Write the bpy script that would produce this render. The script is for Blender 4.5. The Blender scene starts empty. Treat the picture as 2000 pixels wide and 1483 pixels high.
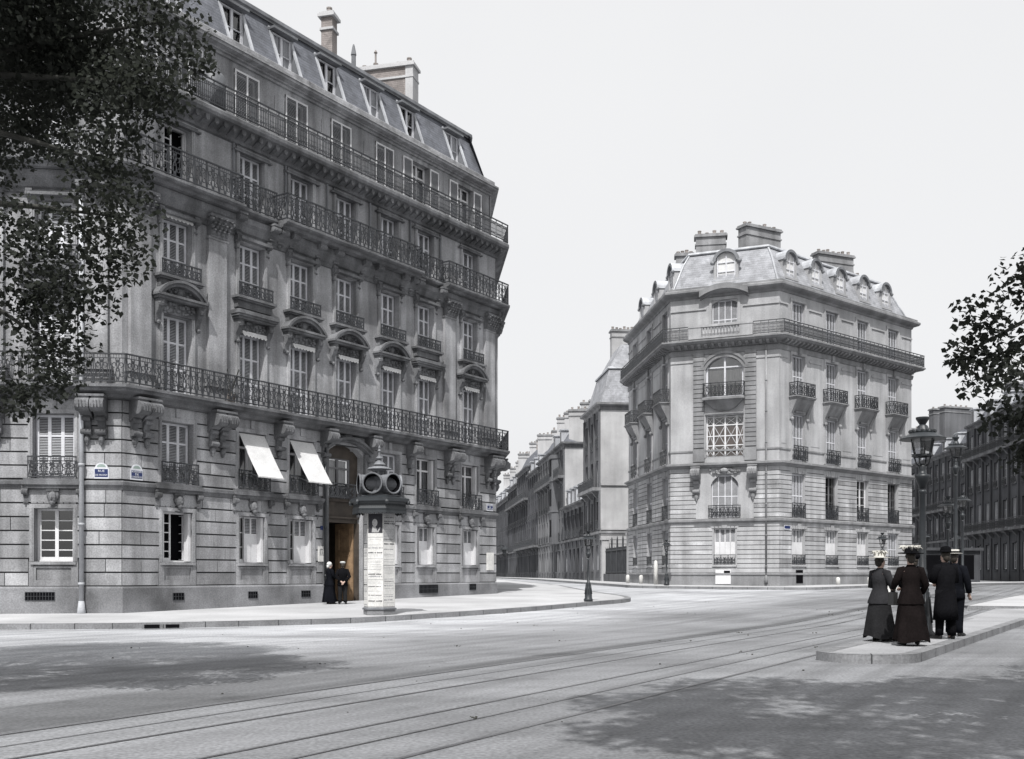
import bpy, bmesh, math, random
import numpy as np
from mathutils import Vector, Matrix
sc = bpy.context.scene
COL = sc.collection
PI = math.pi
rnd = random.Random(11)
def rad(a): return math.radians(a)
SUN_EL, SUN_AZ = 55.0, 8.0          # sun height; heading in which the light travels, from +Y towards +X

# ------------------------------------------------------------------ mesh helper
class MB:
    def __init__(s): s.v=[]; s.f=[]; s.mi=[]; s.m=0; s.jm=2
    def add(s, pts, faces):
        b=len(s.v); s.v.extend([tuple(p) for p in pts])
        for f in faces: s.f.append([b+i for i in f]); s.mi.append(s.m)
    def quad(s,a,b,c,d): s.add([a,b,c,d],[(0,1,2,3)])
    def poly(s,pts): s.add(pts,[tuple(range(len(pts)))])
    def box(s,x0,x1,y0,y1,z0,z1):
        s.add([(x0,y0,z0),(x1,y0,z0),(x1,y1,z0),(x0,y1,z0),(x0,y0,z1),(x1,y0,z1),(x1,y1,z1),(x0,y1,z1)],
              [(0,3,2,1),(4,5,6,7),(0,1,5,4),(1,2,6,5),(2,3,7,6),(3,0,4,7)])
    def prism(s,pts,axis,a,b):
        if axis=='x': P=lambda p,t:(t,p[0],p[1])
        elif axis=='y': P=lambda p,t:(p[0],t,p[1])
        else: P=lambda p,t:(p[0],p[1],t)
        n=len(pts); v=[P(p,a) for p in pts]+[P(p,b) for p in pts]
        s.add(v,[tuple(range(n))[::-1],tuple(range(n,2*n))]+[(i,(i+1)%n,n+(i+1)%n,n+i) for i in range(n)])
    def loft(s,rings,closed=True,cap0=True,cap1=True):
        n=len(rings[0]); v=[p for r in rings for p in r]; f=[]
        for k in range(len(rings)-1):
            for i in range(n if closed else n-1):
                j=(i+1)%n; f.append((k*n+i,k*n+j,(k+1)*n+j,(k+1)*n+i))
        if cap0: f.append(tuple(range(n))[::-1])
        if cap1: f.append(tuple((len(rings)-1)*n+i for i in range(n)))
        s.add(v,f)
    def lathe(s,prof,n=12,c=(0,0,0),sx=1,sy=1,rot=0,cap=True):
        s.loft([[(c[0]+r*sx*math.cos(rot+2*PI*i/n),c[1]+r*sy*math.sin(rot+2*PI*i/n),c[2]+z) for i in range(n)] for r,z in prof],True,cap,cap)
    def blob(s,c,r,n=8,m=5):
        rx,ry,rz=(r,r,r) if not hasattr(r,'__len__') else r
        s.loft([[(c[0]+rx*math.sin(PI*(k+.15)/(m+.3))*math.cos(2*PI*i/n),c[1]+ry*math.sin(PI*(k+.15)/(m+.3))*math.sin(2*PI*i/n),c[2]-rz*math.cos(PI*(k+.15)/(m+.3))) for i in range(n)] for k in range(m+1)])
    def tube(s,pts,r,n=4,cap=True):
        P=[Vector(p) for p in pts]; rings=[]; up=Vector((0.13,0.97,0.21))
        for i,p in enumerate(P):
            d=(P[min(i+1,len(P)-1)]-P[max(i-1,0)])
            if d.length<1e-6: d=Vector((0,0,1))
            d.normalize(); a=d.cross(up)
            if a.length<.1: a=d.cross(Vector((1,0,0)))
            a.normalize(); b=d.cross(a); rr=r[i] if hasattr(r,'__len__') else r
            rings.append([tuple(p+rr*(a*math.cos(2*PI*k/n+PI/4)+b*math.sin(2*PI*k/n+PI/4))) for k in range(n)])
        s.loft(rings,True,cap,cap)
    def mesh(s,name,mats,smooth=False):
        me=bpy.data.meshes.new(name); me.from_pydata(s.v,[],s.f)
        if not isinstance(mats,(list,tuple)): mats=[mats]
        for m in mats: me.materials.append(m)
        if len(mats)>1: me.polygons.foreach_set('material_index',s.mi)
        if smooth: me.polygons.foreach_set('use_smooth',[True]*len(s.f))
        me.update(); return me
def fix_normals(me):
    bm=bmesh.new(); bm.from_mesh(me); bmesh.ops.recalc_face_normals(bm,faces=bm.faces); bm.to_mesh(me); bm.free()

def new(name, data, parent=None, basis=None):
    o=bpy.data.objects.new(name,data); COL.objects.link(o)
    if parent is not None: o.parent=parent
    if basis is not None: o.matrix_basis=basis
    return o
def tag(o,label=None,cat=None,group=None,kind=None):
    if label: o['label']=label
    if cat: o['category']=cat
    if group: o['group']=group
    if kind: o['kind']=kind
    return o
def thing(name,loc,label,cat,group=None,rz=0):
    o=bpy.data.objects.new(name,None); COL.objects.link(o); o.location=loc; o.rotation_euler=(0,0,rz); o.empty_display_size=.3
    return tag(o,label,cat,group)
def copy_tree(o,parent=None):
    c=o.copy(); COL.objects.link(c)
    if parent is not None: c.parent=parent
    for ch in [x for x in bpy.data.objects if x.parent==o]: copy_tree(ch,c)
    return c

# ------------------------------------------------------------------ materials
def mat(name,col,rough=.85,var=.25,scale=1.2,bump=.0,bscale=40,streak=0,spec=.3,metal=0,grain=.12):
    m=bpy.data.materials.new(name); m.use_nodes=True; nt=m.node_tree; N=nt.nodes; L=nt.links
    b=N['Principled BSDF']; b.inputs['Roughness'].default_value=rough; b.inputs['Metallic'].default_value=metal
    b.inputs['Specular IOR Level'].default_value=spec
    if isinstance(col,(int,float)): col=(col,col,col*1.02)
    geo=N.new('ShaderNodeNewGeometry')
    def noise(sc_,det,src=None):
        n=N.new('ShaderNodeTexNoise'); n.inputs['Scale'].default_value=sc_; n.inputs['Detail'].default_value=det
        L.new(src or geo.outputs['Position'],n.inputs['Vector']); return n
    def maprange(src,a,b_,lo=.3,hi=.7):
        r=N.new('ShaderNodeMapRange'); r.inputs['From Min'].default_value=lo; r.inputs['From Max'].default_value=hi
        r.inputs['To Min'].default_value=a; r.inputs['To Max'].default_value=b_; L.new(src,r.inputs['Value']); return r.outputs['Result']
    def mul(a,b_):
        x=N.new('ShaderNodeMath'); x.operation='MULTIPLY'; L.new(a,x.inputs[0]); L.new(b_,x.inputs[1]); return x.outputs[0]
    f=maprange(noise(scale,5).outputs['Fac'],1-var,1+var)
    f=mul(f,maprange(noise(23,3).outputs['Fac'],1-grain,1+grain))
    if streak:
        mp=N.new('ShaderNodeMapping'); mp.inputs['Scale'].default_value=(2.2,2.2,.18); L.new(geo.outputs['Position'],mp.inputs['Vector'])
        f=mul(f,maprange(noise(1.0,4,mp.outputs['Vector']).outputs['Fac'],1-streak,1+streak*.5))
    vm=N.new('ShaderNodeVectorMath'); vm.operation='SCALE'; vm.inputs[0].default_value=col; L.new(f,vm.inputs['Scale'])
    L.new(vm.outputs['Vector'],b.inputs['Base Color'])
    if bump:
        bp=N.new('ShaderNodeBump'); bp.inputs['Strength'].default_value=bump; bp.inputs['Distance'].default_value=.03
        L.new(noise(bscale,4).outputs['Fac'],bp.inputs['Height']); L.new(bp.outputs['Normal'],b.inputs['Normal'])
    return m
def glass(name,refl=.25,tint=.9):
    m=bpy.data.materials.new(name); m.use_nodes=True; nt=m.node_tree; N=nt.nodes; L=nt.links
    N.remove(N['Principled BSDF']); t=N.new('ShaderNodeBsdfTransparent'); t.inputs[0].default_value=(tint,tint,tint,1)
    g=N.new('ShaderNodeBsdfGlossy'); g.inputs['Roughness'].default_value=.06; x=N.new('ShaderNodeMixShader')
    fr=N.new('ShaderNodeFresnel'); fr.inputs['IOR'].default_value=1.6
    ad=N.new('ShaderNodeMath'); ad.operation='ADD'; ad.inputs[1].default_value=refl*.4; L.new(fr.outputs[0],ad.inputs[0])
    L.new(ad.outputs[0],x.inputs[0]); L.new(t.outputs[0],x.inputs[1]); L.new(g.outputs[0],x.inputs[2]); L.new(x.outputs[0],N['Material Output'].inputs[0])
    return m
def striped(name,col,period,dark,thick=.15,var=.2,rough=.8,axis=2,bump=0):
    "rows of slates / courses of bricks: dark joints every period metres of height, broken by noise"
    m=mat(name,col,rough,var,1.5,grain=.2,streak=.08); nt=m.node_tree; N=nt.nodes; L=nt.links; b=N['Principled BSDF']
    src=b.inputs['Base Color'].links[0].from_socket
    geo=N.new('ShaderNodeNewGeometry'); sp=N.new('ShaderNodeSeparateXYZ'); L.new(geo.outputs['Position'],sp.inputs[0])
    d=N.new('ShaderNodeMath'); d.operation='DIVIDE'; d.inputs[1].default_value=period; L.new(sp.outputs[axis],d.inputs[0])
    fr=N.new('ShaderNodeMath'); fr.operation='FRACT'; L.new(d.outputs[0],fr.inputs[0])
    lt=N.new('ShaderNodeMath'); lt.operation='LESS_THAN'; lt.inputs[1].default_value=thick; L.new(fr.outputs[0],lt.inputs[0])
    br=N.new('ShaderNodeTexVoronoi'); br.inputs['Scale'].default_value=4.0; L.new(geo.outputs['Position'],br.inputs['Vector'])
    mr=N.new('ShaderNodeMapRange'); mr.inputs['To Min'].default_value=.8; mr.inputs['To Max'].default_value=1.2; L.new(br.outputs['Color'],mr.inputs['Value'])
    mm=N.new('ShaderNodeMath'); mm.operation='MULTIPLY_ADD'; mm.inputs[1].default_value=-dark; mm.inputs[2].default_value=1; L.new(lt.outputs[0],mm.inputs[0])
    m2=N.new('ShaderNodeMath'); m2.operation='MULTIPLY'; L.new(mm.outputs[0],m2.inputs[0]); L.new(mr.outputs[0],m2.inputs[1])
    vm=N.new('ShaderNodeVectorMath'); vm.operation='SCALE'; L.new(src,vm.inputs[0]); L.new(m2.outputs[0],vm.inputs['Scale']); L.new(vm.outputs[0],b.inputs['Base Color'])
    return m
M={}
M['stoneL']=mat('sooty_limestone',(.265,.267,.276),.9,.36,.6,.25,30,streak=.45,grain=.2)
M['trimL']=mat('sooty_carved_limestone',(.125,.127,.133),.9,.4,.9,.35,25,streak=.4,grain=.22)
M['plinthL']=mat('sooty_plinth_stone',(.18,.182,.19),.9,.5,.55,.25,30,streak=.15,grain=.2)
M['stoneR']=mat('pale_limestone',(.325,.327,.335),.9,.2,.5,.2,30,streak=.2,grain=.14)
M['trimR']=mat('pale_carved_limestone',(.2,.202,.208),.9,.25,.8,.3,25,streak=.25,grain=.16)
M['stoneD']=mat('dark_street_stone',(.062,.064,.07),.9,.3,.3,.2,20,streak=.3)  # kept dark so the colour itself carries the shade of the street fronts
M['stoneM']=mat('grey_street_stone',(.1,.102,.108),.9,.25,.3,.2,20,streak=.25)  # likewise darkened to stand in for shade on the street fronts
M['stuccoW']=mat('pale_party_wall_render',(.36,.36,.365),.9,.2,.4,.1,20,streak=.12)
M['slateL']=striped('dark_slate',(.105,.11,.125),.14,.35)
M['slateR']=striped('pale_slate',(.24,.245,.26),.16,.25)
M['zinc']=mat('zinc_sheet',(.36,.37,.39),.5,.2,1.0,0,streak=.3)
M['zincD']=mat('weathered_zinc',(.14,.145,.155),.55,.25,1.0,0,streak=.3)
M['brick']=striped('chimney_brick',(.2,.18,.172),.09,.35,.2)
M['shutter']=mat('grey_white_shutter_paint',(.5,.505,.53),.6,.12,1.5,grain=.08)
M['shutterW']=mat('white_shutter_paint',(.54,.54,.55),.6,.1,1.5,grain=.08)
M['slat']=mat('shutter_slat_paint',(.31,.315,.33),.6,.15,1.5)
M['frameW']=mat('white_window_paint',(.55,.55,.56),.55,.08,2)
M['frameD']=mat('dark_window_paint',(.12,.12,.125),.55,.2,2)
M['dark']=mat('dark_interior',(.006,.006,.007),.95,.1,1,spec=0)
M['iron']=mat('black_wrought_iron',(.03,.032,.036),.5,.3,2,spec=.4)
M['ironG']=mat('painted_cast_iron',(.02,.023,.026),.45,.3,2,spec=.45)
M['curtain']=mat('white_curtain_cloth',(.55,.55,.55),.9,.08,2)
M['curtainG']=mat('grey_net_curtain',(.27,.275,.29),.9,.15,2)
for k_,c_ in (('stoneL',(.25,.252,.26)),('stoneR',(.315,.317,.325))):
    for j_,f_ in (('a',1.14),('b',.8)): M[k_+j_]=mat('limestone_block_'+k_[-1].lower()+j_,tuple(x*f_ for x in c_),.9,.3,.9,.25,30,streak=.3,grain=.2)
M['pave2']=mat('dimmed_refuge_asphalt',(.25,.252,.26),.9,.2,.5,.12,25,grain=.15)  # pavement asphalt toned down: dimmer light on the refuge put into the colour
M['slat2']=mat('pale_slat_paint',(.33,.335,.35),.6,.12,1.5)
M['joint']=mat('mortar_and_groove_shade',(.045,.046,.048),.95,.3,2)  # kerb mortar; in the wall grooves it paints in their shade
M['canvas']=mat('cream_awning_canvas',(.5,.5,.5),.9,.12,2.2)
M['wood']=mat('varnished_oak',(.23,.155,.095),.5,.35,3,streak=.3)
M['woodD']=mat('brown_painted_wood',(.058,.048,.04),.6,.3,3,streak=.3)
M['pot']=mat('terracotta_pot',(.22,.2,.19),.9,.3,2)
M['glass']=glass('window_glass',.2,.85)
M['lampglass']=glass('lantern_glass',.05,.95)
M['asphaltpath']=mat('pale_pavement_asphalt',(.35,.352,.36),.9,.2,.35,.12,25,grain=.12)
M['kerb']=mat('granite_kerb',(.17,.172,.178),.85,.25,1.1,.2,30,grain=.2)
M['rail']=mat('worn_steel_rail',(.075,.075,.08),.35,.3,3,spec=.6)
M['enamelB']=mat('blue_enamel',(.02,.03,.09),.3,.1,4)
M['enamelW']=mat('white_enamel',(.5,.51,.54),.3,.05,4)
M['enamelG']=mat('green_enamel',(.22,.27,.25),.3,.1,4)
M['paper']=mat('white_poster_paper',(.52,.515,.5),.9,.13,2.5,grain=.12)
M['paperG']=mat('grey_poster_paper',(.3,.3,.3),.9,.2,2.5,grain=.2)
M['ink']=mat('black_ink',(.03,.03,.035),.9,.3,5)
M['inkG']=mat('faded_ink',(.22,.22,.23),.9,.4,8)
M['leaf']=mat('plane_tree_leaf',(.027,.03,.026),.75,.6,1.3,spec=.15)
nt=M['leaf'].node_tree; tr=nt.nodes.new('ShaderNodeBsdfTranslucent'); tr.inputs[0].default_value=(.045,.05,.04,1); mxs=nt.nodes.new('ShaderNodeMixShader'); mxs.inputs[0].default_value=.4
nt.links.new(nt.nodes['Principled BSDF'].outputs[0],mxs.inputs[1]); nt.links.new(tr.outputs[0],mxs.inputs[2]); nt.links.new(mxs.outputs[0],nt.nodes['Material Output'].inputs[0])
M['bark']=mat('plane_tree_bark',(.05,.05,.045),.9,.4,3,.5,12)
M['gutterwater']=mat('wet_gutter_stone',(.16,.16,.165),.35,.3,1.5,spec=.5)
# ------------------------------------------------------------------ ground
CAM_H=1.45
def g(y):
    if y<30: return 0.0
    if y<65: return .018*(y-30)
    if y<116: return .63+.004*(y-65)
    return .834
def road_mat():
    m=mat('macadam_road',(.155,.158,.165),.88,.16,.3,.35,9,grain=.3); nt=m.node_tree; N=nt.nodes; L=nt.links; b=N['Principled BSDF']
    src=b.inputs['Base Color'].links[0].from_socket
    geo=N.new('ShaderNodeNewGeometry')
    def mapping(rot,scl,loc=(0,0,0)):
        mp=N.new('ShaderNodeMapping'); mp.vector_type='POINT'; mp.inputs['Rotation'].default_value=(0,0,rot); mp.inputs['Scale'].default_value=scl; mp.inputs['Location'].default_value=loc
        L.new(geo.outputs['Position'],mp.inputs['Vector']); return mp.outputs['Vector']
    def noise(v,s,d=4):
        n=N.new('ShaderNodeTexNoise'); n.inputs['Scale'].default_value=s; n.inputs['Detail'].default_value=d; L.new(v,n.inputs['Vector']); return n.outputs['Fac']
    def mr(v,lo,hi,a,b_):
        r=N.new('ShaderNodeMapRange'); r.interpolation_type='SMOOTHSTEP'
        for k,x in zip(('From Min','From Max','To Min','To Max'),(lo,hi,a,b_)): r.inputs[k].default_value=x
        L.new(v,r.inputs['Value']); return r.outputs['Result']
    def op(o,a,b_):
        x=N.new('ShaderNodeMath'); x.operation=o
        for i,q in enumerate((a,b_)):
            if isinstance(q,(int,float)): x.inputs[i].default_value=q
            else: L.new(q,x.inputs[i])
        return x.outputs[0]
    # wheel streaks that run along the carriageway (31.5 deg from +Y): rotate so the run lies on local Y
    rv=mapping(rad(31.5),(1,1,1)); sx=N.new('ShaderNodeSeparateXYZ'); L.new(rv,sx.inputs[0])
    mp2=N.new('ShaderNodeMapping'); mp2.inputs['Scale'].default_value=(1.6,.07,1); L.new(rv,mp2.inputs['Vector']); st=mp2.outputs['Vector']
    f=mr(noise(st,1.6,5),.35,.75,1.1,.8)
    hz=mapping(0,(.12,1.1,1)); f=op('MULTIPLY',f,mr(noise(hz,1.2,5),.4,.72,1.04,.84))
    # wide worn, dirt-stained patches
    f=op('MULTIPLY',f,mr(noise(geo.outputs['Position'],.16,3),.42,.66,1.1,.8))
    f=op('MULTIPLY',f,mr(noise(geo.outputs['Position'],1.1,4),.6,.72,1,.8))   # trodden dung and oil stains
    # water and dung line along the outer tram rail
    dx=op('ABSOLUTE',op('ADD',sx.outputs[0],8.95),0)
    band=mr(op('ADD',dx,op('MULTIPLY',noise(st,.8,4),.9)),.35,.85,1,0)
    f=op('MULTIPLY',f,op('SUBTRACT',1,op('MULTIPLY',band,.55)))
    wet=op('MULTIPLY',mr(op('ADD',op('ABSOLUTE',op('ADD',sx.outputs[0],9.9),0),op('MULTIPLY',noise(st,1.3,5),1.2)),.9,1.5,1,0),mr(sx.outputs[1],7,15,1,0))
    f=op('MULTIPLY',f,op('SUBTRACT',1,op('MULTIPLY',wet,.45)))   # muddy puddle dried beside the rails
    f=op('MULTIPLY',f,mr(op('ADD',sx.outputs[0],op('MULTIPLY',noise(geo.outputs['Position'],.3,3),4.0)),-15.0,-9.5,2.0,1.0))   # dry dusty strip by the left kerb
    vm=N.new('ShaderNodeVectorMath'); vm.operation='SCALE'; L.new(src,vm.inputs[0]); L.new(f,vm.inputs['Scale']); L.new(vm.outputs[0],b.inputs['Base Color'])
    return m
M['road']=road_mat()
def poly_sheet(name,pts,dz,mats,edge=None,thick=0):
    "flat polygon laid on the sloping ground; with kerb wall down to the road"
    bm=bmesh.new(); f=bm.faces.new([bm.verts.new((p[0],p[1],0)) for p in pts])
    ys=[p[1] for p in pts]
    for yc in [30,34,38,42,46,50,55,60,65,75,90,116,140]:
        if min(ys)<yc<max(ys):
            bmesh.ops.bisect_plane(bm,geom=bm.verts[:]+bm.edges[:]+bm.faces[:],plane_co=(0,yc,0),plane_no=(0,1,0))
    bmesh.ops.triangulate(bm,faces=bm.faces)
    bnd=[e for e in bm.edges if len(e.link_faces)==1]
    if thick:
        r=bmesh.ops.extrude_edge_only(bm,edges=bnd)
        for v in [x for x in r['geom'] if isinstance(x,bmesh.types.BMVert)]: v.co.z=-thick
        for fa in [x for x in r['geom'] if isinstance(x,bmesh.types.BMFace)]: fa.material_index=1
    for v in bm.verts: v.co.z+=g(v.co.y)+dz
    bmesh.ops.recalc_face_normals(bm,faces=bm.faces)
    me=bpy.data.meshes.new(name); bm.to_mesh(me); bm.free()
    for m in mats: me.materials.append(m)
    return new(name,me)
def offset_open(pts,o):
    out=[]
    for i,p in enumerate(pts):
        ns=[]
        for a,b in ((i-1,i),(i,i+1)):
            if a>=0 and b<len(pts):
                d=Vector((pts[b][0]-pts[a][0],pts[b][1]-pts[a][1])).normalized(); ns.append(Vector((d.y,-d.x)))
        if len(ns)==2: n=(ns[0]+ns[1])/(1+max(-.6,ns[0].dot(ns[1])))
        else: n=ns[0]
        out.append((p[0]+n.x*o,p[1]+n.y*o))
    return out
def sweep(mb,path,prof,caps=True):
    rows=[[(q[0],q[1],z) for q in offset_open(path,o)] for o,z in prof]
    n=len(path)
    for k in range(len(rows)-1):
        for i in range(n-1): mb.quad(rows[k][i],rows[k][i+1],rows[k+1][i+1],rows[k+1][i])
    if caps and len(prof)>2:
        mb.poly([r[0] for r in rows][::-1]); mb.poly([r[-1] for r in rows])
def smooth_path(pts,it=2,closed=False):
    for _ in range(it):
        q=[] if closed else [pts[0]]
        for i in range(len(pts) if closed else len(pts)-1):
            a=pts[i]; b=pts[(i+1)%len(pts)]; q+= [(a[0]*.75+b[0]*.25,a[1]*.75+b[1]*.25),(a[0]*.25+b[0]*.75,a[1]*.25+b[1]*.75)]
        if not closed: q.append(pts[-1])
        pts=q
    return pts
# one ground sheet to the horizon
gm=MB(); ys=[-80,-30,0,10,20,30,34,38,42,46,50,55,60,65,75,90,116,200,500,1500]; xs=[-900,-200,-60,-20,0,20,60,200,900]
for i in range(len(xs)-1):
    for j in range(len(ys)-1):
        gm.quad(*[(x,y,g(y)) for x,y in ((xs[i],ys[j]),(xs[i+1],ys[j]),(xs[i+1],ys[j+1]),(xs[i],ys[j+1]))])
tag(new('road',gm.mesh('road',M['road'])),kind='structure')

UB=(math.sin(rad(34.4)),math.cos(rad(34.4)))     # boulevard facade of the left building
UL=(math.sin(rad(84)),math.cos(rad(84)))
UR=(math.sin(rad(-5.85)),math.cos(rad(-5.85)))   # the side street
P0=(-12.57,33.0); LB=20.8
PR=(P0[0]+LB*UB[0],P0[1]+LB*UB[1])
P1=(10.08,65.0); UC=(math.cos(rad(22.1)),-math.sin(rad(22.1))); LC=6.72
P2=(P1[0]+LC*UC[0],P1[1]+LC*UC[1]); UF=(math.sin(rad(50.1)),math.cos(rad(50.1))); LF=15.6
P3=(P2[0]+LF*UF[0],P2[1]+LF*UF[1])
def along(p,u,s): return (p[0]+u[0]*s,p[1]+u[1]*s)

def kerb_joints(mb,k,kw,dz=.157,lim=70):
    "mortar joints between the kerb stones, on top and down the face"
    d=0; nxt=.6; mb.m=1; q=random.Random(6)
    for i in range(len(k)-1):
        a,b=Vector(k[i]),Vector(k[i+1]); L=(b-a).length
        if L<1e-6: continue
        t=(b-a)/L; n=Vector((t.y,-t.x))
        while nxt<d+L:
            p=a+t*(nxt-d); nxt+=q.uniform(.8,1.3)
            if p.y>lim or abs(p.x)>40: continue
            z=g(p.y)+dz; e=t*.012; o_=p+n*.004; i_=p-n*kw
            mb.quad((*(o_-e),z),(*(o_+e),z),(*(i_+e),z),(*(i_-e),z)); mb.quad((*(o_-e),z),(*(o_+e),z),(*(o_+e),z-.16),(*(o_-e),z-.16))
        d+=L
    mb.m=0
def pavement(name,kerb,back,thick=.15,kw=.28):
    k=smooth_path(kerb,2)
    poly_sheet_o=poly_sheet(name,k+back,.15,[M['asphaltpath'],M['kerb']],thick=.2); tag(poly_sheet_o,kind='structure')
    inner=offset_open(k,-kw); mb=MB()
    for i in range(len(k)-1):
        z=[g(p[1])+.154 for p in (k[i],k[i+1])]
        mb.quad((k[i][0],k[i][1],z[0]),(k[i+1][0],k[i+1][1],z[1]),(inner[i+1][0],inner[i+1][1],z[1]),(inner[i][0],inner[i][1],z[0]))
    kerb_joints(mb,k,kw); o=new('kerb',mb.mesh('kerb',[M['kerb'],M['joint']])); tag(o,kind='structure')
kl=[(-45,24.5),(-12.4,26.7),(-9.4,27.3),(-4.53,30.2),(-2.07,33.2),(.93,37),(3.2,41),(4.79,43.3),(5.3,45),(5.25,47.5),(4.7,50.5),(4.1,54)]
kl+= [along((4.1,54),UR,s) for s in (10,30,60,100)]
fr=along(PR,UR,110)
pavement('pavement',kl,[(fr[0]-.3,fr[1]),PR,P0,along(P0,UL,-34)])
# pavement round the right-hand building: its kerb keeps 3 m off the walls
wallR=[along(P1,UR,130),P1,P2,P3,along(P3,UF,120)]
kr=offset_open(wallR,3.0); kr=[kr[0],along(kr[0],(-UR[0],-UR[1]),60)]+[along(kr[1],UR,3)]+[kr[1]]+kr[2:3]+[along(kr[2],UF,3)]+kr[3:]
pavement('pavement',kr,offset_open(wallR,-.4)[::-1])
# far pavement of the boulevard on the right
pavement('pavement',[(16.6,38),(21,44.5),(60,100)][::-1],[(24,36),(30,37),(75,100)],)
# refuge the people stand on
U3=(math.sin(rad(32.5)),math.cos(rad(32.5)))
isl=[(5.15,17.35),(5.3,16.75),(5.9,16.5),(6.55,16.62),(7.0,17.3)]
island=[(along((7.0,17.3),U3,22))]+isl[::-1]+[along((5.15,17.35),U3,22)]
isle=smooth_path(island[1:-1],2); isle=[island[0]]+isle+[island[-1]]
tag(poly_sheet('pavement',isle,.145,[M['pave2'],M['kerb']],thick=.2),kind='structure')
isle=isle[::-1]; mb=MB(); kin=offset_open(isle,-.24)
for i in range(len(isle)-1): mb.quad((*isle[i],.15),(*isle[i+1],.15),(*kin[i+1],.15),(*kin[i],.15))
kerb_joints(mb,isle,.24,.153); tag(new('kerb',mb.mesh('kerb',[M['kerb'],M['joint']])),kind='structure')
# tram tracks: two rails and a conduit slot each
UT=(math.sin(rad(31.5)),math.cos(rad(31.5))); NT=(UT[1],-UT[0])
def track(offs,label):
    mb=MB()
    for p,w in offs:
        for a in range(-8,30):
            for q0,q1 in ((p-w/2,p+w/2),):
                A=[(NT[0]*q+UT[0]*s,NT[1]*q+UT[1]*s) for q,s in ((q0,a*4),(q1,a*4),(q1,a*4+4),(q0,a*4+4))]
                if A[0][1]<64: mb.quad(*[(x,y,g(y)+.006) for x,y in A])
    o=new('tram_track',mb.mesh('tram_track',M['rail'])); tag(o,label,'tram track','tram tracks set flush in the road')
track([(-4.96,.06),(-5.66,.03),(-6.28,.045)],'tram track of three dark lines nearer the refuge with the people')
track([(-7.54,.055),(-8.14,.025),(-8.74,.045)],'tram track of three dark lines farther from the refuge, beside a damp streak')
# open gutter line of wet stone by the left kerb
gk=[(-14,26.2),(-12.2,26.25),(-10.4,26.6),(-8.7,27.2),(-7.2,27.95)]
mb=MB(); go=offset_open(gk,.10)
for i in range(len(gk)-1): mb.quad(*[(x,y,.008) for x,y in (gk[i],gk[i+1],go[i+1],go[i])])
tag(new('gutter',mb.mesh('gutter',M['gutterwater'])),kind='structure')
# drain mouth in the kerb
mb=MB(); c=along((-9.28,27.22),(.98,.2),0)
mb.box(-.46,-.08,-.02,.1,.02,.12); mb.box(.08,.42,-.02,.1,.02,.12); mb.m=1; mb.box(-.55,.5,0,.12,.12,.17)
o=new('storm_drain',mb.mesh('storm_drain',[M['dark'],M['kerb']]),None,Matrix.Translation((c[0],c[1]-.03,0))@Matrix.Rotation(rad(13),4,'Z'))
tag(o,'storm drain with two dark mouths in the kerb face at lower left','drain')

# ------------------------------------------------------------------ facade kit (x along the wall, y into the wall, z up)
class Face:
    def __init__(s,root,p,u):
        s.root=root; s.M=Matrix(((u[0],-u[1],0,p[0]),(u[1],u[0],0,p[1]),(0,0,1,0),(0,0,0,1)))
        s.B=Matrix.Translation(-Vector(root.location))@s.M
    def put(s,name,me,x=0,y=0,z=0,rz=0,parent=None):
        return new(name,me,s.root,s.B@Matrix.Translation((x,y,z))@Matrix.Rotation(rz,4,'Z'))
def wallgrid(mb,L,z0,z1,ops,depth=.6,back=True,y=0,tf=None,x0=0):
    xs=sorted({x0,L}|{o[0] for o in ops}|{o[1] for o in ops}); zs=sorted({z0,z1}|{o[2] for o in ops}|{o[3] for o in ops})
    T=tf or (lambda x,y_,z:(x,y_,z))
    for i in range(len(xs)-1):
        for j in range(len(zs)-1):
            xm=(xs[i]+xs[i+1])/2; zm=(zs[j]+zs[j+1])/2
            if any(o[0]<xm<o[1] and o[2]<zm<o[3] for o in ops): continue
            mb.quad(T(xs[i],y,zs[j]),T(xs[i+1],y,zs[j]),T(xs[i+1],y,zs[j+1]),T(xs[i],y,zs[j+1]))
    for o in ops:
        a,b,c,d=o[:4]; rise=o[4] if len(o)>4 else 0; e=y+depth
        if tf: continue
        mb.quad((a,y,c),(a,e,c),(a,e,d),(a,y,d)); mb.quad((b,y,c),(b,y,d),(b,e,d),(b,e,c)); mb.quad((a,y,c),(b,y,c),(b,e,c),(a,e,c))
        if rise:
            n=10; w=(b-a)/2; R_=(w*w+rise*rise)/(2*rise); th=math.asin(min(1,w/R_)); th=th if rise<=w else PI-th
            A=[((a+b)/2+R_*math.sin(-th+2*th*k/n),d-R_+R_*math.cos(-th+2*th*k/n)) for k in range(n+1)]
            for k in range(n):
                p,q=A[k],A[k+1]
                mb.quad((p[0],y,p[1]),(q[0],y,q[1]),(q[0],y,d),(p[0],y,d)); mb.quad((p[0],y,p[1]),(p[0],e,p[1]),(q[0],e,q[1]),(q[0],y,q[1]))
        else: mb.quad((a,y,d),(a,e,d),(b,e,d),(b,y,d))
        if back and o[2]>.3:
            k=mb.m; mb.m=1; mb.quad((a,e,c),(b,e,c),(b,e,d),(a,e,d)); mb.m=k
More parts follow.
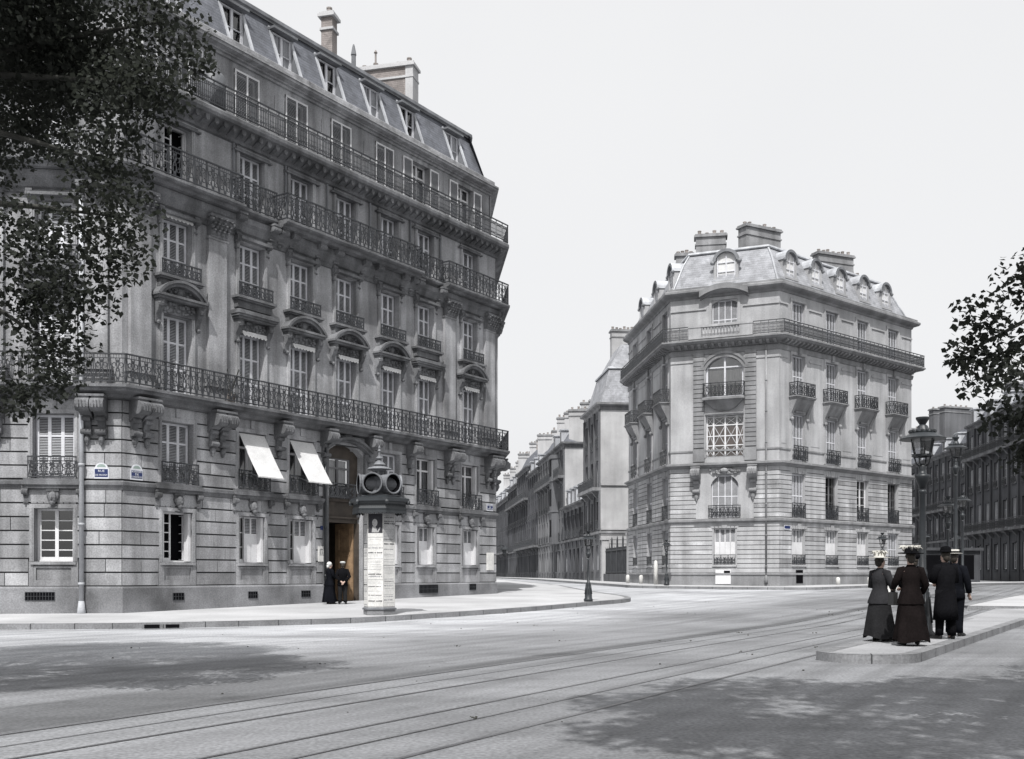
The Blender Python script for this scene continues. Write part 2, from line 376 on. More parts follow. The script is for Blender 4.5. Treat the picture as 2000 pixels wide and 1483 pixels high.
def courses(mb,x0,x1,z0,h,n,ops,proud=.055,gap=.05,joint=0,margin=.14,r=None):
    r=r or rnd
    for k in range(n):
        a,b=z0+k*h+gap/2,z0+(k+1)*h-gap/2; iv=[(x0,x1)]
        for o in ops:
            if o[2]-.1<(a+b)/2<o[3]+.12:
                iv=[q for p in iv for q in ((p[0],min(p[1],o[0]-margin)),(max(p[0],o[1]+margin),p[1])) if q[1]-q[0]>.05]
        for p in iv:
            cuts=[p[0]]
            if joint:
                t=p[0]+joint*(.5 if k%2 else 1)*r.uniform(.8,1.2)
                while t<p[1]-.35: cuts.append(t); t+=joint*r.uniform(.8,1.25)
            cuts.append(p[1])
            kk=mb.m; mb.m=mb.jm; mb.box(p[0],p[1],-.006,.015,a-gap,a); mb.m=kk  # dark strip along each groove: its shade put into the colour
            for i in range(len(cuts)-1):
                ga=.012 if i else 0; q=-proud-r.uniform(0,.006); kk=mb.m; mb.m=r.choice((0,0,0,3,4)) if mb.jm==2 else 0
                mb.box(cuts[i]+ga,cuts[i+1]-(.012 if i<len(cuts)-2 else 0),q,.02,a,b); mb.m=kk
def surround(mb,a,b,c,d,w=.13,proud=.06,top=True,y=0):
    mb.box(a-w,a-.003,y-proud,y+.05,c,d+.003); mb.box(b+.003,b+w,y-proud,y+.05,c,d+.003)
    mb.box(a-w*.7,a-w*.35,y-proud-.02,y+.05,c,d); mb.box(b+w*.35,b+w*.7,y-proud-.02,y+.05,c,d)
    if top: mb.box(a-w,b+w,y-proud-.004,y+.05,d+.004,d+w)
CACHE={}
def cached(key,fn,mats,smooth=False):
    if key not in CACHE: CACHE[key]=fn().mesh(str(key[0]),mats,smooth)
    return CACHE[key]
def m_frame(w,h,d,t=.06):
    mb=MB(); mb.box(-w/2,-w/2+t,d,d+.07,0,h); mb.box(w/2-t,w/2,d,d+.07,0,h); mb.box(-w/2+t,w/2-t,d,d+.07,h-t,h); mb.box(-w/2+t,w/2-t,d-.03,d+.07,0,t); return mb
def m_glazing(w,h,d,rows,x0=None,x1=None,mull=True,trans=None):
    mb=MB(); a=-w/2+.06 if x0 is None else x0; b=w/2-.06 if x1 is None else x1; y0,y1=d+.005,d+.05
    if mull: mb.box((a+b)/2-.055,(a+b)/2+.055,y0-.015,y1,.06,h-.06)
    for q in ((a,a+.055),(b-.055,b)): mb.box(q[0],q[1],y0,y1,.06,h-.06)
    mb.box(a,b,y0+.002,y1-.002,.06,.15)
    for k in range(1,rows): z=.06+(h-.12)*k/rows; mb.box(a,b,y0+.003,y1-.003,z-.016,z+.016)
    if trans: mb.box(a,b,y0-.012,y1,h*trans-.04,h*trans+.04)
    return mb
def m_sheet(a,b,z0,z1,y,amp=0,n=1):
    mb=MB(); N_=max(1,n*6)
    P=[(a+(b-a)*i/N_,y+amp*math.sin(2*PI*n*i/N_)*(1+.4*math.sin(i*1.7))) for i in range(N_+1)]
    for i in range(N_): mb.quad((P[i][0],P[i][1],z0),(P[i+1][0],P[i+1][1],z0),(P[i+1][0],P[i+1][1],z1),(P[i][0],P[i][1],z1))
    return mb
def m_persienne(w,h,d,cols=3,tiers=(.0,.34,.67,1.0),st=.105):
    mb=MB(); a,b=-w/2+.03,w/2-.03; y0,y1=d-.05,d-.01; cw=(b-a)/cols
    for k in range(cols+1):
        x=a+cw*k; s_=st if 0<k<cols else st*.8
        x=min(max(x,a+s_/2),b-s_/2); mb.box(x-s_/2,x+s_/2,y0,y1,.02,h-.02)
    for t in tiers: z=min(max(t*h,.06),h-.06); mb.box(a,b,y0+.002,y1-.002,z-.035,z+.035)
    mb.m=1; z=.1
    while z<h-.1:
        mb.quad((a,y0+.008,z),(b,y0+.008,z),(b,y1,z+.038),(a,y1,z+.038)); z+=.052
    return mb
def m_metal(w,h,d,x0=None,x1=None):
    "folding metal shutter: plain lower panels, louvred top third"
    mb=MB(); a=-w/2+.02 if x0 is None else x0; b=w/2-.02 if x1 is None else x1; n=max(1,round((b-a)/.3)); p=(b-a)/n; zt=h*.64
    for k in range(n):
        u,v=a+k*p+.006,a+(k+1)*p-.006; y=d-.05+.012*(k%2)
        mb.box(u,v,y,y+.025,.03,zt); mb.box(u,u+.035,y,y+.025,zt,h-.02); mb.box(v-.035,v,y,y+.025,zt,h-.02); mb.box(u,v,y+.002,y+.023,h-.06,h-.02)
        mb.m=1; z=zt+.03
        while z<h-.07: mb.quad((u+.03,y+.003,z),(v-.03,y+.003,z),(v-.03,y+.024,z+.034),(u+.03,y+.024,z+.034)); z+=.055
        mb.m=0
    return mb
def m_foldedleaf(w,h,d,side):
    mb=MB(); x=side*(w/2-.012)
    for k in range(3): mb.box(min(x,x-side*.03),max(x,x-side*.03),.03+k*.005,d-.02,.03,h-.03); x-=side*.036
    return mb
def m_flatleaf(lw,h,side,w):
    "shutter leaf folded back flat against the wall beside the opening"
    mb=MB(); x0=side*(w/2+.02); x1=x0+side*lw; a,b=min(x0,x1),max(x0,x1)
    for q in ((a,a+.06),(b-.06,b)): mb.box(q[0],q[1],-.07,-.03,.02,h-.02)
    for z in (.05,h/2,h-.05): mb.box(a+.06,b-.06,-.068,-.032,z-.035,z+.035)
    mb.m=1; z=.09
    while z<h-.09: mb.quad((a+.05,-.066,z),(b-.05,-.066,z),(b-.05,-.036,z+.04),(a+.05,-.036,z+.04)); z+=.05
    return mb
def window(face,x,z,w,h,kind,d=.3,y=0,fm='frameW',label=None):
    k=(round(w,2),round(h,2),round(d,2))
    fr=face.put('window',cached(('window',)+k+(fm,),lambda:m_frame(w,h,d),M[fm]),x,y,z)
    if label: fr['label']=label
    def sub(n,me): return new(n,me,fr)
    gl=lambda: sub('pane',cached(('pane',)+k,lambda:m_sheet(-w/2+.05,w/2-.05,.06,h-.05,d+.03),M['glass']))
    if kind=='P': sub('shutter',cached(('shutter',)+k,lambda:m_persienne(w,h,d),[M['shutter'],M['slat']]))
    elif kind=='P2': sub('shutter',cached(('shutter2',)+k,lambda:m_persienne(w,h,d,4,(0,.5,1),.05),[M['shutter'],M['slat2']]))
    elif kind=='M': sub('shutter',cached(('metal',)+k,lambda:m_metal(w,h,d),[M['shutterW'],M['slat']]))
    elif kind=='N':
        sub('shutter',cached(('metalN',)+k,lambda:m_metal(w,h,d,-.16,w/2-.1),[M['shutterW'],M['slat']]))
        sub('casement',cached(('casementN',)+k,lambda:m_glazing(w,h,d,3,-w/2+.06,-.1,False),M['shutterW'])); gl()
        sub('shutter',cached(('folded',)+k+(1,),lambda:m_foldedleaf(w,h,d,1),M['shutterW']))
    elif kind=='S2': sub('shutter',cached(('shutterS',)+k,lambda:m_persienne(w,h,.0,2,(0,1),.07),[M['shutterW'],M['slat']]))
    else:
        rows={'G':2,'D':5,'H':4,'O':5,'T':1}.get(kind[0],3)
        if kind[0]!='O':
            sub('casement',cached(('casement',)+k+(kind[0],fm),lambda:m_glazing(w,h,d,rows,trans=.75 if kind[0]=='T' else None),M[fm])); gl()
        if kind[0] in 'GT': sub('curtain',cached(('curtain',)+k,lambda:m_sheet(-w/2+.06,w/2-.06,.08,h-.06,d+.16,.03,7),M['curtainG']))
        if kind[0]=='H': sub('curtain',cached(('curtainH',)+k,lambda:m_sheet(-w/2+.06,w/2-.06,.08,h*.66,d+.14,.02,5),M['curtain']))
        if kind[0]=='O':
            sub('casement',cached(('casementO',)+k,lambda:m_glazing(w,h,d,5,-w/2+.22,-w/2+.56,False),M[fm]))
            sub('casement',new_open_leaf(w,h,d,fm))
        if 'f' in kind:
            for s_ in (-1,1): sub('shutter',cached(('folded',)+k+(s_,),lambda:m_foldedleaf(w,h,d,s_),M['shutterW']))
        if 'l' in kind:
            for s_ in (-1,1): sub('shutter',cached(('flat',)+k+(s_,),lambda:m_flatleaf(w*.52,h,s_,w),[M['shutterW'],M['slat']]))
    return fr
def new_open_leaf(w,h,d,fm):
    def f():
        mb=MB(); x=w/2-.08
        for y0 in (d+.05,d+.42): mb.box(x-.03,x+.02,y0,y0+.05,.08,h-.08)
        for k in range(6): z=.08+(h-.2)*k/5; mb.box(x-.02,x+.01,d+.1,d+.42,z,z+.03)
        return mb
    return cached(('openleaf',w,h,d,fm),f,M[fm])
def scroll(cx,cz,r,t0,t1,turns=0,n=9):
    return [(cx+r*(1-.62*turns*k/(n-1))*math.cos(t0+(t1-t0)*k/(n-1)),0,cz+r*(1-.62*turns*k/(n-1))*math.sin(t0+(t1-t0)*k/(n-1))) for k in range(n)]
def m_rail(L,h,style='lush',pw=.5):
    mb=MB(); mb.box(0,L,-.025,.025,h-.045,h); mb.box(0,L,-.018,.018,.04,.075); mb.box(0,L,-.012,.012,h-.17,h-.145)
    n=max(1,round(L/pw)); p=L/n; r=.018
    for i in range(n+1): mb.box(max(0,i*p-.014),min(L,i*p+.014),-.014,.014,0,h)
    for i in range(n):
        c=(i+.5)*p; H=h-.17; zc=.075+(H-.075)/2
        if style=='bars':
            for k in range(1,6): x=i*p+p*k/6; mb.box(x-.011,x+.011,-.011,.011,.07,h-.15); mb.blob((x,0,h*.45),(.03,.02,.05),5,3)
            for k in range(5): x=i*p+p*(k+.5)/5; mb.tube(scroll(x,.2,p*.09,0,2*PI,n=7),.012,3,False); mb.tube(scroll(x,h-.24,p*.09,0,2*PI,n=7),.012,3,False)
            continue
        for s_ in (-1,1):
            mb.tube([(c+s_*x,0,z) for x,_,z in scroll(p*.2,zc+(H*.2),p*.19,-PI*.5,PI*1.3,1)],r,4,False)
            mb.tube([(c+s_*x,0,z) for x,_,z in scroll(p*.24,zc-(H*.22),p*.19,PI*.5,-PI*1.3,1)],r,4,False)
            mb.tube([(c+s_*(p*.05),0,.08),(c+s_*p*.13,0,zc-.1),(c+s_*p*.04,0,zc+.06),(c+s_*p*.12,0,H)],r,4,False)
            mb.tube([(c+s_*p*.45,0,.08),(c+s_*p*.36,0,zc),(c+s_*p*.45,0,H)],r*.8,4,False)
        mb.tube(scroll(c,zc,p*.1,0,2*PI),r*1.1,4,False); mb.blob((c,0,H-.08),(.045,.02,.06),5,3); mb.blob((c,0,.16),(.05,.02,.05),5,3)
        for k in range(6): x=i*p+p*(k+.5)/6; mb.box(x-.006,x+.006,-.006,.006,h-.15,h-.04)
    return mb
def world(o):
    m=o.matrix_basis.copy()
    while o.parent: o=o.parent; m=o.matrix_basis@m
    return m
def new_rel(name,me,parent,W): return new(name,me,parent,world(parent).inverted()@W)
def railing(parent,face,x0,L,y,z,h,style='lush',rz=0,pw=.5):
    L=round(L,2)
    return new_rel('railing',cached(('railing',L,h,style,pw),lambda:m_rail(L,h,style,pw),M['iron']),parent,face.M@Matrix.Translation((x0,y,z))@Matrix.Rotation(rz,4,'Z'))
def swept(root,name,m,items,caps=True):
    "items: (path, profile); mesh in world space under the thing's root"
    mb=MB()
    for path,prof in items: sweep(mb,path,prof,caps)
    return new_rel(name,mb.mesh(name,m),root,Matrix())
def m_console(w,h,pr,double=False):
    "scrolled stone bracket: top at z=0, hangs down h, projects pr"
    mb=MB(); xs=[-w*.62,w*.62] if double else [0]
    for xc in xs:
        mb.prism([(0,0),(-pr,0),(-pr,-h*.1),(-pr*.95,-h*.3),(-pr*.6,-h*.34),(-pr*.3,-h*.42),(0,-h*.5)],'x',xc-w*.5,xc+w*.5)
        mb.prism([(0,-h*.4),(-pr*.36,-h*.4),(-pr*.26,-h*.52),(-pr*.2,-h*.64),(-pr*.26,-h*.72),(0,-h*.74)],'x',xc-w*.33,xc+w*.33)
        mb.prism([(0,-h*.68),(-pr*.42,-h*.68),(-pr*.44,-h*.74),(-pr*.3,-h*.8),(0,-h*.82)],'x',xc-w*.4,xc+w*.4)
        for zz,rr,yy,ww in ((-h*.18,h*.15,-pr*.88,.58),(-h*.45,h*.06,-pr*.34,.36),(-h*.74,h*.06,-pr*.38,.45)):
            mb.prism([(yy+rr*math.cos(2*PI*k/14),zz+rr*math.sin(2*PI*k/14)) for k in range(14)],'x',xc-w*ww,xc+w*ww)
        for q in (-.28,0,.28): mb.box(xc+w*q-w*.06,xc+w*q+w*.06,-pr*.88-h*.165,-pr*.5,-h*.26,-h*.1)
        mb.blob((xc,-pr*.2,-h*.9),(w*.26,pr*.2,h*.1),7,5); mb.blob((xc,-pr*.2,-h*1.0),(w*.13,pr*.12,h*.05),6,4)
    mb.box(min(xs)-w*.6,max(xs)+w*.6,-pr*1.06,0,-.003,.07)
    return mb
def m_capital(w,h,d):
    mb=MB()
    mb.loft([[(-x,0,z),(-x,-y,z),(x,-y,z),(x,0,z)] for x,y,z in ((w*.47,d,0),(w*.5,d*1.1,h*.5),(w*.62,d*1.7,h*.86))])
    mb.box(-w*.68,w*.68,-d*1.9,0,h*.86,h)
    for row,(z,n) in enumerate(((h*.2,4),(h*.48,5),(h*.74,4))):
        for k in range(n):
            x=(-.5+(k+.5)/n)*w*(1+.12*row); mb.blob((x,-d*(1.05+.2*row),z),(w*.1,d*.45,h*.13),6,4); mb.blob((x,-d*(1.5+.25*row),z+h*.09),(w*.07,d*.3,h*.05),6,3)
    for s_ in (-1,1): mb.blob((s_*w*.58,-d*1.6,h*.74),(w*.12,d*.6,h*.12),8,5)
    return mb
def m_pilaster(w,h,d):
    mb=MB(); mb.box(-w*.62,w*.62,-d*1.5,.02,0,.55); mb.box(-w*.68,w*.68,-d*1.9,.02,.5,.62); mb.box(-w*.58,w*.58,-d*1.45,.02,.64,.78)
    mb.box(-w/2,w/2,-d,.02,.78,h); mb.box(-w*.56,w*.56,-d*1.3,.02,h-.07,h); return mb
def m_pediment(w,seg=True,pr=.36):
    "window hood: two scroll brackets, carved frieze, cornice and segmental or flat top; z=0 at the head of the opening"
    mb=MB(); r=random.Random(5)
    for s_ in (-1,1):
        x=s_*(w/2-.17); mb.prism([(0,-.38),(-.07,-.36),(-.1,-.1),(-.2,.02),(-.28,.2),(-.3,.42),(0,.42)],'x',x-.1,x+.1); mb.blob((x,-.12,-.36),(.09,.08,.08),6,4); mb.blob((x,-.26,.25),(.12,.1,.12),8,4)
    mb.box(-w/2+.28,w/2-.28,-.1,.02,.0,.42)
    for k in range(26): mb.blob((r.uniform(-w/2+.36,w/2-.36),-.12,r.uniform(.06,.36)),(r.uniform(.05,.11),.07,r.uniform(.04,.09)),6,3)
    mb.box(-w/2,w/2,-pr,.02,.42,.5); mb.box(-w/2-.05,w/2+.05,-pr-.06,.02,.503,.58)
    if seg:
        n=14; rise=.55; W=w/2+.05; R_=(W*W+rise*rise)/(2*rise); th=math.asin(W/R_)
        def arc(rad_,zc): return [(rad_*math.sin(-th+2*th*k/n),zc+rad_*math.cos(-th+2*th*k/n)) for k in range(n+1)]
        zc=.58+rise-R_
        for ro,ri,p in ((R_,R_-.09,pr+.07),(R_-.093,R_-.2,pr)):
            A,B=arc(ro,zc),arc(ri,zc)
            for k in range(n):
                a,b,c,d=A[k],A[k+1],B[k+1],B[k]
                if max(c[1],d[1])<.585 : c=(c[0],max(c[1],.585)); d=(d[0],max(d[1],.585))
                mb.prism([a,b,c,d],'y',-p,.02)
        A=arc(R_-.2,zc); mb.poly([(x,-.12,max(z,.585)) for x,z in A])
        for k in range(16): mb.blob((r.uniform(-.45,.45),-.13,.66+r.uniform(0,.2)),(r.uniform(.05,.1),.09,r.uniform(.04,.08)),6,3)
        mb.blob((0,-.16,.78),(.14,.1,.17),8,5)
    else: mb.box(-w/2-.08,w/2+.08,-pr-.1,.02,.583,.72)
    return mb
def m_valance(w):
    "rolled window awning with scalloped edge"
    mb=MB(); n=7
    for k in range(n):
        a,b=-w/2+w*k/n,-w/2+w*(k+1)/n
        for q in range(4):
            t0,t1=q/4,(q+1)/4; z0,z1=-.17-.05*math.sin(PI*t0),-.17-.05*math.sin(PI*t1); xa,xb=a+(b-a)*t0,a+(b-a)*t1
            mb.quad((xa,-.17,z0),(xb,-.17,z1),(xb,-.14,-.08),(xa,-.14,-.08))
    mb.box(-w/2-.02,w/2+.02,-.15,-.02,-.09,-.03); return mb
def m_mask(sc_=1):
    mb=MB(); mb.box(-.16*sc_,.16*sc_,-.12,.02,.25*sc_,.6*sc_); mb.blob((0,-.14,.3*sc_),(.15*sc_,.15,.2*sc_),8,6); mb.blob((0,-.28,.28*sc_),(.035,.05,.06),6,3); mb.blob((0,-.2,.13*sc_),(.1*sc_,.1,.09*sc_),6,4)
    mb.box(-.2*sc_,.2*sc_,-.16,.02,.52*sc_,.62*sc_); mb.blob((0,-.12,-.02),(.17*sc_,.08,.05),7,4)
    for s_ in (-1,1): mb.blob((s_*.14*sc_,-.1,.36*sc_),(.06,.09,.12),6,4)
    return mb
def chimney_mesh(w,d,h,pots=4,cap=.12,m1='brick',stucco=False,seed=1):
    r=random.Random(seed); mb=MB(); mb.box(-w/2,w/2,-d/2,d/2,0,h)
    if stucco:
        mb.m=1; mb.box(w/2-.35,w/2+.03,-d/2-.03,d/2+.03,0,h-.002)
    mb.m=1
    mb.box(-w/2-.06,w/2+.06,-d/2-.06,d/2+.06,h-.55,h-.45); mb.box(-w/2-cap,w/2+cap,-d/2-cap,d/2+cap,h,h+.12); mb.box(-w/2-cap*.5,w/2+cap*.5,-d/2-cap*.5,d/2+cap*.5,h+.121,h+.22); mb.m=2
    for k in range(pots):
        x=-w/2+w*(k+.5)/pots; hh=r.uniform(.18,.36); mb.lathe([(.13,0),(.11,hh*.8),(.13,hh*.82),(.13,hh)],8,(x,r.uniform(-.1,.1)*d,h+.22))
        if r.random()<.12 and stucco: mb.lathe([(.05,0),(.05,.5),(.1,.52),(.02,.66)],6,(x,0,h+.22+hh))
    return mb
# ================================================================== LEFT BUILDING
LBD=thing('apartment_building',(P0[0],P0[1],g(P0[1])),'long sooty stone apartment building with tiers of iron balconies, filling the left','building')
LL=14.0
FL=Face(LBD,along(P0,UL,-LL),UL); FB=Face(LBD,P0,UB); FR_=Face(LBD,PR,UR)
pathL=[along(P0,UL,-LL),P0,PR,along(PR,UR,16)]
CL=[2.12,5.38,7.84,10.3,12.95,15.37,18.67]
def cols_face(face,L,cols,door=None,rng=3):
    W0=1.2; ops=[]
    for i,c in enumerate(cols):
        if door==i: ops.append((c-1.06,c+1.06,.25,6.72,.42)); 
        else:
            ops.append((c-W0/2,c+W0/2,1.86,3.56)); ops.append((c-.64,c+.64,4.52,6.6))
        ops.append((c-.58,c+.58,7.52,10.2)); ops.append((c-.58,c+.58,11.45,13.45)); ops.append((c-.58,c+.58,14.62,16.7))
    mb=MB(); wallgrid(mb,L,-.3,17.2,ops,.55)
    courses(mb,.0,L,1.07,.444,7,ops+[(c-.64,c+.64,1.0,1.95) for i,c in enumerate(cols) if i!=door],joint=1.5); courses(mb,.0,L,4.5,.43,6,ops,joint=1.5)
    for o in ops:
        if o[3]-o[2]>4: continue
        surround(mb,*o[:4],w=.14 if o[2]<7 else .15,proud=.07)
    ops5=[(c-.6,c+.6,17.62,19.8) for c in cols]
    wallgrid(mb,L,17.2,20.3,ops5,.5,y=.25)
    for c in cols:   # recessed panel lines between the attic windows
        mb.box(c+1.35,c+1.42,.22,.26,17.7,19.55)
    for i,c in enumerate(cols):
        if door==i: continue
        # apron panel under the ground-floor window, voussoirs above
        for a,b,z0,z1 in ((-.62,.62,1.2,1.26),(-.62,.62,1.66,1.72),(-.62,-.54,1.26,1.66),(.54,.62,1.26,1.66)): mb.box(c+a,c+b,-.05,.02,z0,z1)
        mb.box(c-.76,c+.76,-.06,.02,1.08,1.2); mb.box(c-.76,c-.62,-.06,.02,1.2,1.86); mb.box(c+.62,c+.76,-.06,.02,1.2,1.86)
        mb.box(c-.7,c+.7,-.11,.3,1.76,1.85)
        for k in range(-3,4):
            if k: mb.prism([(c+k*.2-.085,3.72),(c+k*.2+.085,3.72),(c+k*.225+.1,4.13),(c+k*.225-.1,4.13)],'y',-.05,.02)
            mb.prism([(c+k*.2-.085,6.76),(c+k*.2+.085,6.76),(c+k*.225+.1,7.06),(c+k*.225-.1,7.06)],'y',-.055 if k else -.1,.02)
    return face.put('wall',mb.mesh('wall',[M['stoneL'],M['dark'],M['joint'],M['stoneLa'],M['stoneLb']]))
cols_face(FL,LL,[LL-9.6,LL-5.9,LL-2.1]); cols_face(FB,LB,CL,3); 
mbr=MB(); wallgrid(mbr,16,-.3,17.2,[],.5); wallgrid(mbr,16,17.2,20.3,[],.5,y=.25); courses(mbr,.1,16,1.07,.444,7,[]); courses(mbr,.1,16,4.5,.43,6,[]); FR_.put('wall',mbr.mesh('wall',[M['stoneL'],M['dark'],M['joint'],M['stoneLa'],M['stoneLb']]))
# horizontal members
dA,dB=CL[3]-1.22,CL[3]+1.22
seg1=[pathL[0],P0,along(P0,UB,dA)]; seg2=[along(P0,UB,dB),PR,pathL[3]]
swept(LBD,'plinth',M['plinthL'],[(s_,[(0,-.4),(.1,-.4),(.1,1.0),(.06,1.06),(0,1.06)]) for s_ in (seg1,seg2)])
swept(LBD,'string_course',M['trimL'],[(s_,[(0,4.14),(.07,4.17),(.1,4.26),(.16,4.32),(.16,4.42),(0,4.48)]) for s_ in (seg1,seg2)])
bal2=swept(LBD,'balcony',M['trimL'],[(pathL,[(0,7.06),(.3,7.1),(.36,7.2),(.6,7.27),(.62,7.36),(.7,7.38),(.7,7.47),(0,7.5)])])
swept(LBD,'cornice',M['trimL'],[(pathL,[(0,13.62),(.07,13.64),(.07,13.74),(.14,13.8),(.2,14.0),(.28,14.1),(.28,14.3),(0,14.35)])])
m5=MB(); sweep(m5,pathL,[(0,16.9),(.1,16.94),(.14,17.05),(.5,17.28),(.62,17.3),(.66,17.4),(.66,17.52),(.6,17.6),(-.3,17.62)])
bal5=new_rel('balcony',m5.mesh('balcony',M['trimL']),LBD,Matrix())
for face,L in ((FL,LL),(FB,LB)):
    mb=MB(); n=int(L/.4)
    for k in range(n): x=(k+.5)*L/n; mb.prism([(-.02,16.98),(-.4,17.12),(-.52,17.12),(-.52,17.285),(-.02,17.285)],'x',x-.085,x+.085); mb.blob((x,-.5,17.12),(.09,.06,.07),5,3)
    face.put('modillion_row',mb.mesh('modillion_row',M['trimL']))
top=swept(LBD,'cornice',M['stoneL'],[(pathL,[(-.25,19.98),(-.17,20.0),(-.17,20.08),(-.08,20.1),(-.08,20.15),(.12,20.2),(.12,20.29),(.17,20.3),(.17,20.38),(-.02,20.4),(-.02,20.44),(-.1,20.45),(-.1,20.5),(-.02,20.51),(-.02,20.64),(-.06,20.68),(-.5,20.7)])])
# roof: slated mansard (boulevard side has cut-in dormers), zinc curb and upper slope
S0,S1,Z0,Z1=.45,1.3,20.64,22.95
def slope(z): return S0+(z-Z0)*(S1-S0)/(Z1-Z0)
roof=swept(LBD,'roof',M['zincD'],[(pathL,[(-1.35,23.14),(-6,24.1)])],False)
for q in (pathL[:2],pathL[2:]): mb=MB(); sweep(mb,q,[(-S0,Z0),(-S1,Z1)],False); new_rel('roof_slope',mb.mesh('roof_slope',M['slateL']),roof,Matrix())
tL,tR=math.tan(rad(24.8)),math.tan(rad(20.1))
def tfm(x,y,z):
    q=slope(z); 
    if x<=.001: x=q*tL
    if x>=LB-.001: x=LB-q*tR
    return (x,q,z)
dop=[(c-.55,c+.55,21.0,22.5) for c in CL]
mb=MB(); wallgrid(mb,LB,Z0,Z1,dop,tf=tfm)
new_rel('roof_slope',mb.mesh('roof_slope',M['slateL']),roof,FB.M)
mb=MB(); sweep(mb,pathL,[(-1.15,22.9),(-1.09,22.95),(-1.11,23.1),(-1.4,23.15)]);
for p,u,x0,x1 in ((P0,UB,0,LB),):
    pass
new_rel('roof_curb',mb.mesh('roof_curb',M['zincD']),roof,Matrix())
for i,c in enumerate(CL):
    mb=MB(); yb=1.12
    for s_ in (-1,1):
        x=c+s_*.55
        mb.m=1; mb.add([(x,slope(21.0)-.03,21.0),(x,yb,21.0),(x,yb,22.5),(x,slope(22.5),22.5)],[(0,1,2,3)]); mb.m=0
        mb.add([(x-.05,slope(20.9)-.06,20.9),(x+.06,slope(20.9)-.06,20.9),(x+.06,slope(22.7)-.06,22.7),(x-.05,slope(22.7)-.06,22.7),(x-.05,slope(20.9)+.02,20.9),(x+.06,slope(20.9)+.02,20.9),(x+.06,slope(22.7)+.02,22.7),(x-.05,slope(22.7)+.02,22.7)],[(0,1,2,3),(0,4,5,1),(0,3,7,4),(1,5,6,2),(4,7,6,5)])
    mb.quad((c-.55,slope(21.0),21.0),(c+.55,slope(21.0),21.0),(c+.55,yb+.3,21.01),(c-.55,yb+.3,21.01))
    mb.m=1; mb.box(c-.62,c+.62,.8,1.35,22.52,22.61); mb.m=2; mb.box(c-.55,c+.55,yb+.12,yb+.16,21.0,22.6)
    d=FB.put('dormer',mb.mesh('dormer',[M['zinc'],M['zincD'],M['dark']]))
    w=1.06; h=1.45
    f=new_rel('window',cached(('dwin',),lambda:m_frame(w,h,0,.05),M['shutter']),d,FB.M@Matrix.Translation((c,yb-.05,21.03)))
    dk=i in (1,3,5)
    new_rel('casement',cached(('dcase',),lambda:m_glazing(w,h,0,2),M['shutter']),d,FB.M@Matrix.Translation((c,yb-.05,21.03)))
    new_rel('curtain' if not dk else 'pane',cached(('dcurt',dk),lambda:m_sheet(-.48,.48,.05,1.4,.08,.015 if not dk else 0,5),M['glass'] if dk else M['curtain' if i==2 else 'curtainG']),d,FB.M@Matrix.Translation((c,yb-.05,21.03)))
def chim(parent,loc,rz,w,d,h,pots,stucco=False,seed=1,mats=None):
    me=chimney_mesh(w,d,h,pots,stucco=stucco,seed=seed).mesh('chimney',mats or [M['brick'],M['stuccoW'],M['pot']])
    return new_rel('chimney',me,parent,Matrix.Translation(loc)@Matrix.Rotation(rz,4,'Z'))
chim(roof,(-6.1,49.9,23.2),rad(-14),2.9,.75,2.7,5,True,3)
chim(roof,(-4.3,51.6,23.2),rad(-14),.8,.6,1.0,2,False,4)
chim(roof,(-7.75,43.4,23.4),rad(-14),.5,.5,1.55,1,False,5)
mb=MB(); mb.lathe([(.11,0),(.1,1.1),(.13,1.12),(.06,1.5),(.03,1.6)],8,(-7.1,45.9,23.6)); new_rel('chimney',mb.mesh('flue_pipe',M['zincD']),roof,Matrix())
# railings
railing(bal2,FL,0,LL+.28,-.62,7.5,.95); railing(bal2,FB,-.28,LB+.28+.22,-.62,7.5,.95); railing(bal2,FR_,-.22,16.2,-.62,7.5,.95)
railing(bal5,FL,0,LL+.27,-.6,17.62,.88,'bars'); railing(bal5,FB,-.27,LB+.27+.22,-.6,17.62,.88,'bars'); railing(bal5,FR_,-.22,8,-.6,17.62,.88,'bars')
# fourth-floor balconies: deep runs and shallow ones between
def slab(face,x0,x1,o,path=None):
    pr=[(0,14.3),(o-.25,14.34),(o-.2,14.42),(o-.06,14.44),(o,14.5),(o,14.58),(0,14.6)]
    b=swept(LBD,'balcony',M['trimL'],[(path or [along(P0,UB,x0),along(P0,UB,x1)],pr)]); return b
q=slab(FB,0,0,.7,[pathL[0],P0,along(P0,UB,4.55)]); railing(q,FL,0,LL+.28,-.62,14.6,1.0); railing(q,FB,-.28,4.45+.28,-.62,14.6,1.0); railing(q,FB,4.47,.6,-.02,14.6,1.0,rz=-PI/2)
for a,b in ((4.62,6.3),(14.45,16.2)): q=slab(FB,a,b,.42); railing(q,FB,a,b-a,-.36,14.6,1.0); 
q=slab(FB,6.38,14.38,.82); railing(q,FB,6.45,7.86,-.74,14.6,1.0)
for x in (6.45,14.31): railing(q,FB,x,.72,-.02,14.6,1.0,rz=-PI/2)
q=slab(FB,0,0,.7,[along(P0,UB,16.28),PR,along(PR,UR,10)]); railing(q,FB,16.36,LB-16.36+.22,-.62,14.6,1.0); railing(q,FR_,-.22,10.2,-.62,14.6,1.0); railing(q,FB,16.36,.6,-.02,14.6,1.0,rz=-PI/2)
